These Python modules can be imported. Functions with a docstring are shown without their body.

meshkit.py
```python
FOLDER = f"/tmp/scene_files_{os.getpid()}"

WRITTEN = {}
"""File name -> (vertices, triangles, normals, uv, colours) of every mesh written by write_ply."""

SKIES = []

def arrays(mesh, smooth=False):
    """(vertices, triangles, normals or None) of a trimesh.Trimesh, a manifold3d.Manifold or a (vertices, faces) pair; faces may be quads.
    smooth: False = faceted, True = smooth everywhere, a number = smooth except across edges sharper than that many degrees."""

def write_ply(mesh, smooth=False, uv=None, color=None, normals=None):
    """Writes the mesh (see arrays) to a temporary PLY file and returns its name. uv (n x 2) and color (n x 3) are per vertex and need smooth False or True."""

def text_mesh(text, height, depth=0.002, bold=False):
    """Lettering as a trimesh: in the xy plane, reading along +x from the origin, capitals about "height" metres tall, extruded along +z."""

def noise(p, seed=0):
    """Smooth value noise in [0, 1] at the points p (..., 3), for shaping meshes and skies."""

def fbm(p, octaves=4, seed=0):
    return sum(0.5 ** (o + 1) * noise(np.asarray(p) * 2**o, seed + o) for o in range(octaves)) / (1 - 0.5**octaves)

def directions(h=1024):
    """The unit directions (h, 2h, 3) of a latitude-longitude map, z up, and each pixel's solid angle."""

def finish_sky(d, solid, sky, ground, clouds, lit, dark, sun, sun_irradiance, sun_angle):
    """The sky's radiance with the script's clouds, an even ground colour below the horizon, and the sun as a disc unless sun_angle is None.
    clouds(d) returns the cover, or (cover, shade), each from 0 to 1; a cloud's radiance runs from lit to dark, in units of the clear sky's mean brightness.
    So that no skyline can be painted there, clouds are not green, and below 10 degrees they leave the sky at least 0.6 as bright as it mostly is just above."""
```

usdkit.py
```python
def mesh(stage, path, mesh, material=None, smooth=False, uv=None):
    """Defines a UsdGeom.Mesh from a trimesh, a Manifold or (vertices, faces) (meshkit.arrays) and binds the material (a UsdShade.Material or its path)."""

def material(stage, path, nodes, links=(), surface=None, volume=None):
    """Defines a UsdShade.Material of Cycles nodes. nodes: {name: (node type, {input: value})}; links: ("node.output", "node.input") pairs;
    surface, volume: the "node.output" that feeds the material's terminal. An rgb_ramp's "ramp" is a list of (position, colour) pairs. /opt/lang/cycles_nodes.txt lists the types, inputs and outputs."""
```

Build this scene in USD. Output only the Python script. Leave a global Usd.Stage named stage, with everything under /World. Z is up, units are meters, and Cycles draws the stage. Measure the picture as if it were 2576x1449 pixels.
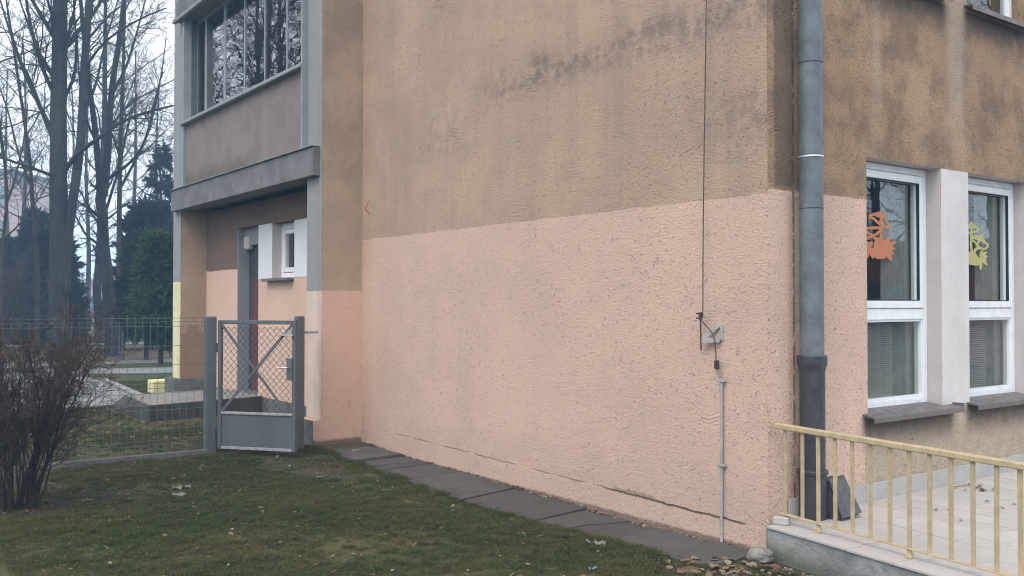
import math
import numpy as np, trimesh, shapely
from shapely.geometry import Polygon, box as sbox, LineString, Point
from shapely.ops import unary_union
from shapely import affinity
import usdkit, meshkit
from pxr import Usd, UsdGeom, UsdLux, UsdShade, Gf, Sdf, Vt

stage = Usd.Stage.CreateInMemory()
UsdGeom.SetStageUpAxis(stage, 'Z'); UsdGeom.SetStageMetersPerUnit(stage, 1.0)
UsdGeom.Xform.Define(stage, '/World'); UsdGeom.Scope.Define(stage, '/World/Looks')

# ------------------------------------------------------------------ camera, sky, sun, exposure
F_, CX, CY = 2374., 1288., 724.5
PITCH = math.atan((764-724.5)/F_); ANG = math.atan(1751/2374.)
fw0 = np.array([-math.cos(ANG), math.sin(ANG), 0]); RT = np.array([math.sin(ANG), math.cos(ANG), 0]); UP0 = np.array([0, 0, 1.])
FW = fw0*math.cos(PITCH)+UP0*math.sin(PITCH); UPV = -fw0*math.sin(PITCH)+UP0*math.cos(PITCH)
CAM = np.array([4.066, -5.129, 1.6])
cam = UsdGeom.Camera.Define(stage, '/World/camera')
cam.CreateHorizontalApertureAttr(36.0); cam.CreateVerticalApertureAttr(20.25)
cam.CreateFocalLengthAttr(36.0*F_/2576.); cam.CreateClippingRangeAttr((0.05, 2000))
M = np.eye(4); M[0, :3] = RT; M[1, :3] = UPV; M[2, :3] = -FW; M[3, :3] = CAM
UsdGeom.Xformable(cam).AddTransformOp().Set(Gf.Matrix4d(*M.ravel().tolist()))
EXPOSURE = 0.52
cam.CreateExposureAttr(EXPOSURE)

SUN_DIR = np.array([0.22, -0.60, 0.77]); SUN_DIR /= np.linalg.norm(SUN_DIR)
SUN_EL = math.asin(SUN_DIR[2]); SUN_ROT = math.atan2(SUN_DIR[0], SUN_DIR[1])
SKY_STRENGTH, SUN_INTENSITY, SUN_ANGLE = 0.13, 0.36, 30.0
dome = UsdLux.DomeLight.Define(stage, '/World/sky')
sky_mat = usdkit.material(stage, '/World/Looks/sky', {
    'tc': ('texture_coordinate', {}),
    'sky': ('sky_texture', {'sky_type': 'single_scattering', 'sun_disc': False, 'sun_elevation': SUN_EL, 'sun_rotation': SUN_ROT, 'aerosol_density': 2.0}),
    'n': ('noise_texture', {'scale': 2.2, 'detail': 4.0, 'roughness': 0.55}),
    'r': ('rgb_ramp', {'ramp': [(0.25, (8.3, 8.5, 8.8)), (0.75, (10.2, 10.2, 10.2))]}),
    'mx': ('mix', {'fac': 0.86}), 'dt': ('vector_math', {'math_type': 'dot_product', 'vector2': tuple(SUN_DIR)}), 'mr': ('map_range', {'range_type': 'smoothstep', 'from_min': -.4, 'from_max': 1.0, 'to_min': .95, 'to_max': 1.25, 'clamp': True}),
    'cx': ('combine_xyz', {}), 'ml': ('mix', {'mix_type': 'multiply', 'fac': 1.0}),
    'bg': ('background_shader', {'strength': SKY_STRENGTH})},
    [('tc.generated', 'n.vector'), ('n.fac', 'r.fac'), ('sky.color', 'mx.color1'), ('r.color', 'mx.color2'), ('tc.generated', 'dt.vector1'), ('dt.value', 'mr.value'), ('mr.result', 'cx.x'), ('mr.result', 'cx.y'), ('mr.result', 'cx.z'), ('mx.color', 'ml.color1'), ('cx.vector', 'ml.color2'), ('ml.color', 'bg.color')], surface='bg.background')
UsdShade.MaterialBindingAPI.Apply(dome.GetPrim()).Bind(sky_mat)
dome.GetPrim().SetCustomDataByKey('kind', 'structure'); dome.GetPrim().SetCustomDataByKey('label', 'bright pale overcast winter sky behind the bare trees')
sun = UsdLux.DistantLight.Define(stage, '/World/sun')
sun.CreateIntensityAttr(SUN_INTENSITY); sun.CreateAngleAttr(SUN_ANGLE); sun.CreateNormalizeAttr(True); sun.CreateColorAttr((1.0, 0.95, 0.89))
zq = SUN_DIR; xq = np.cross([0, 0, 1.], zq); xq /= np.linalg.norm(xq); yq = np.cross(zq, xq)
MS = np.eye(4); MS[0, :3] = xq; MS[1, :3] = yq; MS[2, :3] = zq
UsdGeom.Xformable(sun).AddTransformOp().Set(Gf.Matrix4d(*MS.ravel().tolist()))


def ray(u, v): return FW+RT*(u-CX)/F_-UPV*(v-CY)/F_
def atd(u, v, d): return CAM+ray(u, v)*d                     # measured point at a given distance ahead
def atz(u, v, z): r = ray(u, v); return CAM+r*((z-CAM[2])/r[2])

# ------------------------------------------------------------------ scene helpers
taken = {}
def numbered(path):
    n = taken.get(path, 0); taken[path] = n+1
    return path if n == 0 else '%s_%03d' % (path, n)
def tag(prim, label=None, cat=None, group=None, kind=None):
    for k, v in (('label', label), ('category', cat), ('group', group), ('kind', kind)):
        if v: prim.SetCustomDataByKey(k, v)
    return prim
def thing(name, label, cat, loc=(0, 0, 0), rz=0., group=None, kind=None):
    x = UsdGeom.Xform.Define(stage, numbered('/World/'+name))
    x.AddTranslateOp().Set(Gf.Vec3d(*map(float, loc))); x.AddRotateZOp().Set(math.degrees(rz))
    return tag(x.GetPrim(), label, cat, group, kind)
def part(name, mesh, mat, parent=None, smooth=False, label=None, kind=None):
    base = '/World/' if parent is None else str(parent.GetPath())+'/'
    p = usdkit.mesh(stage, numbered(base+name), mesh, mat, smooth=smooth).GetPrim()
    return tag(p, label, kind=kind)
def single(name, mesh, mat, label, cat, group=None, smooth=False, kind=None):
    p = usdkit.mesh(stage, numbered('/World/'+name), mesh, mat, smooth=smooth).GetPrim()
    return tag(p, label, cat, group, kind)
def struct(name, mesh, mat, label, smooth=False):
    return single(name, mesh, mat, label, None, kind='structure', smooth=smooth)
def copy_of(src, loc, rz, label, scale=1.0, group=None):
    d = src.GetCustomData()
    x = UsdGeom.Xform.Define(stage, numbered('/World/'+src.GetName().split('_0')[0]))
    x.GetPrim().GetReferences().AddInternalReference(src.GetPath()); x.GetPrim().SetInstanceable(True)
    x.ClearXformOpOrder()
    x.AddTranslateOp().Set(Gf.Vec3d(*map(float, loc))); x.AddRotateZOp().Set(math.degrees(rz))
    if scale != 1.0: x.AddScaleOp().Set(Gf.Vec3f(scale, scale, scale))
    return tag(x.GetPrim(), label, d.get('category'), group or d.get('group'))

cat = trimesh.util.concatenate
def bx(x0, x1, y0, y1, z0, z1):
    m = trimesh.creation.box((abs(x1-x0), abs(y1-y0), abs(z1-z0))); m.apply_translation(((x0+x1)/2, (y0+y1)/2, (z0+z1)/2)); return m
def cb(x0, x1, y0, y1, z0, z1, c=0.004):
    """A box with chamfered edges."""
    x0, x1 = sorted((x0, x1)); y0, y1 = sorted((y0, y1)); z0, z1 = sorted((z0, z1))
    c = min(c, (x1-x0)*.45, (y1-y0)*.45, (z1-z0)*.45)
    pts = []
    for a in (0, 1):
        for b in (0, 1):
            for d in (0, 1):
                p = np.array([(x0, x1)[a], (y0, y1)[b], (z0, z1)[d]]); s = np.array([1-2*a, 1-2*b, 1-2*d])*c
                for k in range(3):
                    q = p+s; q[k] = p[k]; pts.append(q)
    return trimesh.convex.convex_hull(np.array(pts))
def beam(a, b, w, h, c=0.003, up=(0, 0, 1)):
    """A chamfered bar from a to b, w wide sideways and h tall."""
    a, b = np.array(a, float), np.array(b, float); L = np.linalg.norm(b-a); x = (b-a)/L
    y = np.cross(up, x); y /= np.linalg.norm(y); z = np.cross(x, y)
    m = cb(0, L, -w/2, w/2, -h/2, h/2, c); T = np.eye(4); T[:3, 0] = x; T[:3, 1] = y; T[:3, 2] = z; T[:3, 3] = a
    m.apply_transform(T); return m
def tubes(P, R, sides=5, cap=False):
    """P (n,k,3), R (n,k): n tapered tubes as one (v,f)."""
    P = np.asarray(P, float); R = np.asarray(R, float); n, k, _ = P.shape
    t = np.gradient(P, axis=1); t /= np.maximum(np.linalg.norm(t, axis=2, keepdims=True), 1e-9)
    m = P[:, -1]-P[:, 0]; ref = np.where(np.abs(m[:, 2:3]) > .7*np.linalg.norm(m, axis=1, keepdims=True), [[1., 0.13, 0]], [[0, 0, 1.]])[:, None, :]
    u = np.cross(np.broadcast_to(ref, t.shape), t); u /= np.maximum(np.linalg.norm(u, axis=2, keepdims=True), 1e-9); w = np.cross(t, u)
    a = np.arange(sides)/sides*2*np.pi
    V = P[:, :, None]+R[:, :, None, None]*(np.cos(a)[None, None, :, None]*u[:, :, None]+np.sin(a)[None, None, :, None]*w[:, :, None])
    i = np.arange(n)[:, None, None]*k*sides+np.arange(k-1)[None, :, None]*sides; j = np.arange(sides)[None, None, :]; j2 = (j+1) % sides
    q = np.stack([i+j, i+j2, i+sides+j2, i+sides+j], -1).reshape(-1, 4)
    f = np.vstack([q[:, [0, 1, 2]], q[:, [0, 2, 3]]]); v = V.reshape(-1, 3)
    if cap:
        e = []
        for r in range(n):
            for s0, flip in ((r*k*sides, 1), (r*k*sides+(k-1)*sides, 0)):
                for s in range(1, sides-1): e.append((s0, s0+s+1, s0+s) if flip else (s0, s0+s, s0+s+1))
        f = np.vstack([f, np.array(e)])
    return v, f
def tube(pts, r, sides=8, cap=True):
    pts = np.asarray(pts, float); r = np.full(len(pts), r) if np.ndim(r) == 0 else np.asarray(r)
    v, f = tubes(pts[None], r[None], sides, cap); return trimesh.Trimesh(v, f, process=False)
def joinvf(lst):
    vs, fs, n = [], [], 0
    for v, f in lst: vs.append(v); fs.append(f+n); n += len(v)
    return np.vstack(vs), np.vstack(fs)
def extrude(poly, d): return trimesh.creation.extrude_polygon(poly, d, engine='earcut')
def ext_xz(poly, y0, y1):
    """poly in (x,z), extruded over y."""
    m = extrude(poly, y1-y0); v = m.vertices.copy(); m.vertices = np.stack([v[:, 0], y0+v[:, 2], v[:, 1]], 1); m.invert(); return m
def ext_yz(poly, x0, x1):
    m = extrude(poly, x1-x0); v = m.vertices.copy(); m.vertices = np.stack([x0+v[:, 2], v[:, 0], v[:, 1]], 1); return m
def lathe(profile, sides=28, loc=(0, 0, 0)):
    m = trimesh.creation.revolve(np.array(profile), sections=sides); m.apply_translation(loc); return m
def smooth_path(pts, n):
    pts = np.asarray(pts, float); s = np.r_[0, np.cumsum(np.linalg.norm(np.diff(pts, axis=0), axis=1))]
    t = np.linspace(0, s[-1], n)
    if len(pts) > 3:
        from scipy.interpolate import PchipInterpolator
        return np.stack([PchipInterpolator(s, pts[:, k])(t) for k in range(3)], 1)
    return np.stack([np.interp(t, s, pts[:, k]) for k in range(3)], 1)

# ------------------------------------------------------------------ material graphs
class G:
    def __init__(s): s.nodes, s.links, s.c = {}, [], 0
    def add(s, kind, out, **kw):
        s.c += 1; name = 'n%d' % s.c; vals = {}
        for k, v in kw.items():
            if isinstance(v, N): s.links.append((v.ref, name+'.'+k))
            else: vals[k] = v
        s.nodes[name] = (kind, vals); return N(s, name+'.'+out)
    def m(s, op, a, b=0.0, c=0.0, clamp=False): return s.add('math', 'value', math_type=op, value1=a, value2=b, value3=c, use_clamp=clamp)
    def noise(s, vec, scale, detail=2., rough=.5, dist=0., out='fac'): return s.add('noise_texture', out, vector=vec, scale=float(scale), detail=float(detail), roughness=rough, distortion=float(dist))
    def vor(s, vec, scale, out='distance', feature='f1', rnd=1.0): return s.add('voronoi_texture', out, vector=vec, scale=float(scale), feature=feature, randomness=rnd)
    def ss(s, v, a, b, lo=0., hi=1.): return s.add('map_range', 'result', range_type='smoothstep', value=v, from_min=float(a), from_max=float(b), to_min=lo, to_max=hi, clamp=True)
    def ramp(s, fac, stops): return s.add('rgb_ramp', 'color', fac=fac, ramp=stops)
    def mix(s, fac, a, b, t='mix'): return s.add('mix', 'color', mix_type=t, fac=fac, color1=a, color2=b)
    def pos(s):
        p = s.add('geometry', 'position'); q = s.add('separate_xyz', 'x', vector=p); n = q.ref.split('.')[0]
        return p, N(s, n+'.x'), N(s, n+'.y'), N(s, n+'.z')
    def mapv(s, vec, scale=(1, 1, 1), loc=(0, 0, 0)): return s.add('mapping', 'vector', mapping_type='point', vector=vec, scale=scale, location=loc)
    def bump(s, h, dist=.01, strength=1.): return s.add('bump', 'normal', height=h, distance=dist, strength=strength)
    def bsdf(s, color, rough=.8, normal=None, spec=.3, metal=0., **kw):
        if normal is not None: kw['normal'] = normal
        return s.add('principled_bsdf', 'BSDF', base_color=color, roughness=rough, specular_ior_level=spec, metallic=metal, **kw)
    def done(s, name, surf): return usdkit.material(stage, '/World/Looks/'+name, s.nodes, s.links, surface=surf.ref)
class N:
    def __init__(s, g, ref): s.g, s.ref = g, ref
    def __add__(s, o): return s.g.m('add', s, o)
    __radd__ = __add__
    def __sub__(s, o): return s.g.m('subtract', s, o)
    def __rsub__(s, o): return s.g.m('subtract', o, s)
    def __mul__(s, o): return s.g.m('multiply', s, o)
    __rmul__ = __mul__
    def __truediv__(s, o): return s.g.m('divide', s, o)
    def gt(s, o): return s.g.m('greater_than', s, o)
    def lt(s, o): return s.g.m('less_than', s, o)
    def abs(s): return s.g.m('absolute', s)
    def max(s, o): return s.g.m('maximum', s, o)
    def min(s, o): return s.g.m('minimum', s, o)

PEACH, TAN, ORANGE_PEACH = (.535, .378, .302), (.40, .286, .212), (.60, .395, .30)

def stucco(name, lower, upper, zline=None, stains=None, coarse=1.0, pit=.5, mottled=.12, wob=.03, relief=.018, xlimit=None):
    """Rough-cast plaster: two coats of paint with a hand-cut edge, pits, trowel swirls and dirt."""
    g = G(); p, x, y, z = g.pos()
    low = g.noise(p, .9, 4, .6); mid = g.noise(p, 5, 3, .6); fine = g.noise(p, 55*coarse, 3, .65); fin2 = g.noise(p, 120*coarse, 2, .6)
    sw = g.noise(p, 9*coarse, 4, .6, 2.6); swm = g.ss(g.noise(p, 1.4, 2), .42, .66)
    pits = g.ss(g.noise(g.mapv(p, (1, 1, 1), (3.1, 7.7, 1.9)), 52*coarse, 2.5, .6), .362+(.02 if pit > .9 else 0), .318+(.02 if pit > .9 else 0))
    pits2 = g.ss(g.noise(g.mapv(p, (1, 1, .8), (13.1, 2.7, 8.9)), 24*coarse, 3, .62), .325, .285)
    lowc = g.mix(g.ss(low, .3, .7), tuple(c*(1-mottled*.7) for c in lower), tuple(c*(1+mottled*.3) for c in lower))
    upc = g.mix(g.ss(low, .3, .72), tuple(c*(1-mottled) for c in upper), tuple(c*(1+mottled*.5) for c in upper))
    upc = g.mix(g.ss(mid, .42, .75)*.30, upc, (upper[0]*.72, upper[1]*.76, upper[2]*.80))
    if zline is not None:
        edge = z+(g.noise(p, 5, 3)-.5)*wob+(g.noise(p, 45, 3)-.5)*wob*.9
        isup = edge.gt(zline) if not isinstance(zline, N) else edge.gt(zline)
        col = g.mix(isup, lowc, upc)
    else: col, isup = upc, None
    env = dict(g=g, p=p, x=x, y=y, z=z, low=low, mid=mid, fine=fine, isup=isup)
    if stains: col = stains(env, col)
    pitf = (pits.max(pits2))
    col = g.mix(pitf*g.ss(g.noise(p, .7, 3), .35, .65, .45, 1.)*pit*.58, col, (.11, .078, .062))
    col = g.mix(g.ss(fine, .35, .7)*.22, col, g.mix(.5, col, (.09, .07, .055)))
    h = fine*.75+fin2*.35+sw*(swm*.95+.04)*.6-pitf*.6
    vd = g.vor(p, 1.5); rings = g.m('sine', vd*190.+g.noise(p, 4, 4, .7)*26.)
    h = h+rings*g.ss(g.noise(g.mapv(p, (1, 1, 1), (4.4, 2.2, 6.1)), 2.2, 3), .53, .72)*g.ss(g.noise(p, 16, 3), .42, .62)*g.ss(fine, .35, .6)*.30
    if 'h' in env: h = h-env['h']*1.6
    return g.done(name, g.bsdf(col, .93, g.bump(h, relief, .85), .12))

def plain(name, color, rough=.6, spec=.3, metal=0., vary=.12, scale=6., bump=0., bscale=60., dirt=None, dirtamt=.4):
    g = G(); p, x, y, z = g.pos()
    n = g.noise(p, scale, 4, .6)
    col = g.mix(g.ss(n, .3, .7), tuple(c*(1-vary) for c in color), tuple(min(1, c*(1+vary*.6)) for c in color))
    if dirt: col = g.mix(g.ss(g.noise(p, scale*2.3, 5, .7, .6), .5, .75)*dirtamt, col, dirt)
    nr = g.bump(g.noise(p, bscale, 3, .6), bump) if bump else None
    r = g.ss(g.noise(p, scale*3, 3), .3, .7, max(0, rough-.1), min(1, rough+.1))
    return g.done(name, g.bsdf(col, r, nr, spec, metal))

# main gable wall: tan over fresh peach, grey mould band at the first floor slab, plinth crack near the corner
def gable_stains(e, col):
    g, p, x, y, z = e['g'], e['p'], e['x'], e['y'], e['z']
    n1 = g.noise(p, 2.6, 4, .62); n2 = g.noise(p, 11, 3, .65)
    line = 3.63+(n1-.5)*.55
    band = g.ss((z-line).abs(), .26, .0)*g.ss(x, -3.7, -2.9)*g.ss(n2, .15, .62)*g.ss(n1*.6+n2*.4, .36, .58)
    col = g.mix(band*.66, col, (.10, .098, .095))
    band2 = g.ss((z-(3.30+(n1-.5)*.7)).abs(), .4, .05)*g.ss(x, -5.0, -4.3)*g.ss(x, -3.4, -3.9)*g.ss(n2, .35, .65)
    col = g.mix(band2*.28, col, (.11, .12, .12))
    band3 = g.ss((z-(2.85+(n1-.5)*.9)).abs(), .35, .0)*g.ss(x, -1.1, -.2)*g.ss(n2, .35, .6)
    col = g.mix(band3*.40, col, (.10, .10, .095))
    top = g.ss(z, 4.2, 5.2)*g.ss(n1, .35, .65)
    col = g.mix(top*.22*e['isup'], col, (.17, .17, .16))
    run = g.noise(g.mapv(p, (3.2, 3.2, .18)), 1.0, 3, .6)
    col = g.mix(g.ss(run, .5, .75)*.22*e['isup'], col, (.40, .31, .24))
    col = g.mix(g.ss(run, .5, .3)*.20*e['isup'], col, (.16, .135, .11))
    cl = g.ss(x, -5.83, -5.55, 1., 0.)
    col = g.mix(cl*.20, col, (.48, .27, .20))
    # crack of the plinth and the chipped plaster over it
    zl = .192+(x+5.9)*(-.0175)+(g.noise(p, 7, 5, .75)-.5)*.040
    ck = g.ss((z-zl).abs(), .008, .003)*g.ss(x, -1.75, -1.5)*g.ss(x, -.16, -.26)
    thin = g.ss((z-zl).abs(), .006, .001)*g.ss(g.noise(p, 3, 3), .42, .55)*g.ss(x, -1.4, -1.8)
    e['h'] = ck.max(thin*.5)
    col = g.mix(ck.max(thin*.45)*.95, col, (.045, .030, .024))
    chip = g.ss(z-zl, -.002, .004)*g.ss(z-zl-(g.noise(p, 9, 3)-.5)*.12, .045, .035)*g.ss(x, -1.55, -1.48)*g.ss(x, -1.02, -1.12)
    col = g.mix(chip*.8, col, (.24, .165, .115))
    dirt = g.ss(z-(-.07+g.noise(p, 12, 4, .7)*.05), .012, -.012)
    col = g.mix(dirt*.85, col, (.075, .058, .045))
    splash = g.ss(z-g.noise(p, 5, 3)*.4, .35, -.05)
    return g.mix(splash*.25, col, (.34, .25, .19))
# street wall with the windows
def side_stains(e, col):
    g, p, x, y, z = e['g'], e['p'], e['x'], e['y'], e['z']
    n1 = g.noise(p, 2.3, 4, .62); n2 = g.noise(p, 24, 3, .7); n3 = g.noise(p, 8, 3, .65)
    under = g.ss(y-(n2-.5)*.02, 1.10, 1.105)*g.ss(z, .80, .79)                        # never repainted under the sills
    raw = g.mix(g.ss(n3, .3, .7), (.42, .335, .245), (.50, .41, .31))
    col = g.mix(under, col, raw)
    up = g.ss(z, 2.36, 2.40)
    col = g.mix(up*g.ss(n1, .38, .62)*.62, col, (.15, .108, .078))
    col = g.mix(up*g.ss(n3, .45, .68)*.45, col, (.36, .25, .135))
    speck = g.ss(n2, .56, .68)*g.ss(n1, .25, .6)
    col = g.mix(up*speck*.50, col, (.085, .07, .06))
    for yc, w, a in ((1.28, .10, .28), (2.43, .22, .46)):                               # lime streaks washed down between the sills
        s = g.ss((y-yc+(n1-.5)*.16).abs(), w, w*.25)*g.ss(z, 2.5, 3.6)
        col = g.mix(s*a*up, col, (.50, .42, .35))
    gy = g.ss((y-.172-(n3-.5)*.05).abs(), .115, .085)*g.ss(z, 2.36, 2.42)
    col = g.mix(gy*.62, col, (.085, .072, .062))                                           # soot beside the pipe
    ed = g.ss((y-.275).abs(), .018, .006)*g.ss(n3, .38, .5)
    col = g.mix(ed*.75, col, (.07, .05, .045))
    lowp = g.ss((y-.26).abs(), .08, .01)*g.ss(z, 2.36, 2.3)
    col = g.mix(lowp*.30, col, (.25, .17, .15))
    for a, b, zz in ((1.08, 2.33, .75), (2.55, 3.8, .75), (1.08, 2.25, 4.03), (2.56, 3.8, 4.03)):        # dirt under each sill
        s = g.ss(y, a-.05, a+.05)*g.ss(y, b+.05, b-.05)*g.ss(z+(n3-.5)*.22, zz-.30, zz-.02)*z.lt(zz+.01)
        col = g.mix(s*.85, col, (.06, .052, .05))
    return col
def wing_stains(e, col):
    g, p, z = e['g'], e['p'], e['z']
    n1 = g.noise(p, 2.1, 4, .6)
    col = g.mix(g.ss(z, 2.2, 3.2)*g.ss(n1, .35, .6)*.35, col, (.16, .13, .11))
    return g.mix(g.ss(z-g.noise(p, 12, 4, .7)*.08, .03, -.01)*.8, col, (.08, .06, .05))
M_gable = stucco('gable_plaster', PEACH, TAN, 2.342, gable_stains, 1.0, .88, .12)
M_side = stucco('side_plaster', (.64, .45, .36), (.38, .255, .165), 2.372, side_stains, .9, 1.0, .16, relief=.030)
M_wing = stucco('wing_plaster', ORANGE_PEACH, (.40, .295, .21), 1.752, wing_stains, 1.0, .5, .1)
M_wingl = stucco('loggia_side_plaster', (.26, .17, .12), (.38, .275, .19), 1.2, None, 1.0, .4, .15, wob=.5)
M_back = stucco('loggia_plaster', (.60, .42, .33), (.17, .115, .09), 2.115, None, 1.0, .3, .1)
M_plinthband = M_gable
def col2(name, lo, hi, zl, vary=.1):
    g = G(); p, x, y, z = g.pos()
    n = g.noise(p, 4, 4, .6); run = g.noise(g.mapv(p, (8, 8, .4)), 1., 3)
    c = g.mix((z+(g.noise(p, 14, 2)-.5)*.012).gt(zl), lo, hi)
    c = g.mix(g.ss(run, .45, .7)*.28, c, tuple(v*.62 for v in hi))
    c = g.mix(g.ss(n, .3, .7)*.18, c, (.16, .16, .15))
    return g.done(name, g.bsdf(c, .8, g.bump(g.noise(p, 50, 3), .003), .2))
M_colR = col2('column_paint_right', (.54, .42, .345), (.22, .225, .228), 1.746)
M_colL = col2('column_paint_left', (.60, .57, .33), (.23, .24, .248), 1.945)
M_greyconc = plain('grey_concrete', (.135, .14, .142), .85, .2, 0, .2, 3, .004, 60, (.10, .10, .09), .5)
def parapet_mat():
    g = G(); p, x, y, z = g.pos()
    n = g.noise(p, 3, 4, .6); run = g.noise(g.mapv(p, (7, 7, .5)), 1., 3)
    c = g.mix(g.ss(n, .3, .7), (.165, .135, .128), (.20, .165, .155))
    c = g.mix(g.ss(run, .5, .72)*.25, c, (.23, .195, .185))
    moss = g.ss(z-3.46+(g.noise(p, 5, 4, .65)-.5)*.30, .24, .0)*g.ss(x, -7.4, -8.3)
    c = g.mix(moss*.72, c, (.10, .10, .075))
    return g.done('parapet_plaster', g.bsdf(c, .9, g.bump(g.noise(p, 70, 3), .003), .15))
M_parapet = parapet_mat()
M_plinth = plain('dark_plinth', (.115, .115, .112), .9, .15, 0, .25, 5, .006, 50, (.06, .06, .055), .6)
M_reveal = plain('reveal_paint', (.44, .405, .39), .8, .2, 0, .08, 3, .003, 60, (.36, .33, .31), .35)
M_pillar = plain('white_pillar_plaster', (.51, .49, .48), .85, .2, 0, .08, 3, .004, 50, (.42, .38, .34), .4)
M_patch = plain('white_patch_paint', (.56, .58, .60), .85, .2, 0, .06, 3, .003, 60)
M_upvc = plain('white_window_plastic', (.66, .68, .70), .3, .5, 0, .03, 3)
M_gasket = plain('black_gasket', (.02, .02, .022), .6, .3, 0, .1)
M_greyframe = plain('grey_painted_steel_frame', (.21, .228, .235), .55, .35, 0, .12, 5)
M_sillmetal = plain('brown_grey_sill_sheet', (.115, .10, .098), .5, .4, 0, .15, 5, 0, 60, (.17, .14, .12), .4)
M_zinc = plain('zinc_ledge_sheet', (.19, .20, .205), .55, .4, .3, .2, 6)
M_door = plain('dark_door', (.035, .04, .045), .5, .4, 0, .1)
M_reddoor = plain('red_brown_door_edge', (.095, .036, .03), .6, .3, 0, .15)
M_doorframe = plain('grey_door_frame', (.21, .22, .23), .7, .3, 0, .1)
M_room = plain('dim_room_paint', (.55, .53, .50), .9, .1, 0, .1)
M_curtain = plain('greenish_curtain', (.27, .29, .285), .9, .1, 0, .15, 10)
M_blind = plain('pale_blind', (.5, .5, .48), .7, .2, 0, .05)
def glass(name, f0, tint, wav=.0):
    """A pane that mirrors more the flatter one looks along it, the same from both sides."""
    g = G(); p, x, y, z = g.pos()
    q = g.add('geometry', 'incoming'); nn = N(g, q.ref.split('.')[0]+'.normal')
    dt = g.add('vector_math', 'value', math_type='dot_product', vector1=q, vector2=nn)
    fr = g.m('power', g.m('subtract', 1.0, dt.abs(), clamp=True), 5.0)*(1-f0)+f0
    kw = dict(normal=g.bump(g.noise(p, 2.2, 2), wav)) if wav else {}
    gl = g.add('glossy_bsdf', 'BSDF', color=(.96, .97, .98), roughness=0., **kw); tr = g.add('transparent_bsdf', 'BSDF', color=tint)
    return g.done(name, g.add('mix_closure', 'closure', fac=fr, closure1=tr, closure2=gl))
M_glass = glass('window_glass', .07, (.90, .92, .91), .0015)
M_glass_b = glass('loggia_glass', .15, (.80, .84, .86), .0012)

# ------------------------------------------------------------------ ground
def hground(x, y):
    x = np.asarray(x, float); y = np.asarray(y, float)
    g = np.interp(x, [-5.95, -5.85, -4.8, -3.05, -2.0, -1.2, -.7, -.3, .2, 3, 9], [0, 0, -.045, -.058, -.083, -.098, -.091, -.075, -.07, -.06, -.05])
    far = np.interp(x, [-7.6, -6.15, -5.95], [.10, .012, 0])
    h = np.where(x < -5.95, far, g)
    P = np.stack([x, y, np.zeros_like(x)], -1)
    h = h+(meshkit.fbm(P*1.3, 4, 3)-.5)*.035*np.clip((-y-.0)/.9, 0, 1)*np.where(x > -30, 1, 0)
    return h
def axis(a, b, fine, far, growth=1.22):
    c = list(np.arange(a, b+1e-6, fine)); s = fine
    while c[-1] < far: s *= growth; c.append(c[-1]+s)
    s = fine; q = c[0]; pre = []
    while q > -far: s *= growth; q -= s; pre.append(q)
    return np.array(pre[::-1]+c)
gx, gy = axis(-12., 3., .09, 420), axis(-6.0, 1.0, .09, 420)
GX, GY = np.meshgrid(gx, gy, indexing='ij'); GZ = hground(GX, GY)
idx = np.arange(GX.size).reshape(GX.shape)
gf = np.stack([idx[:-1, :-1], idx[1:, :-1], idx[1:, 1:], idx[:-1, 1:]], -1).reshape(-1, 4)
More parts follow.
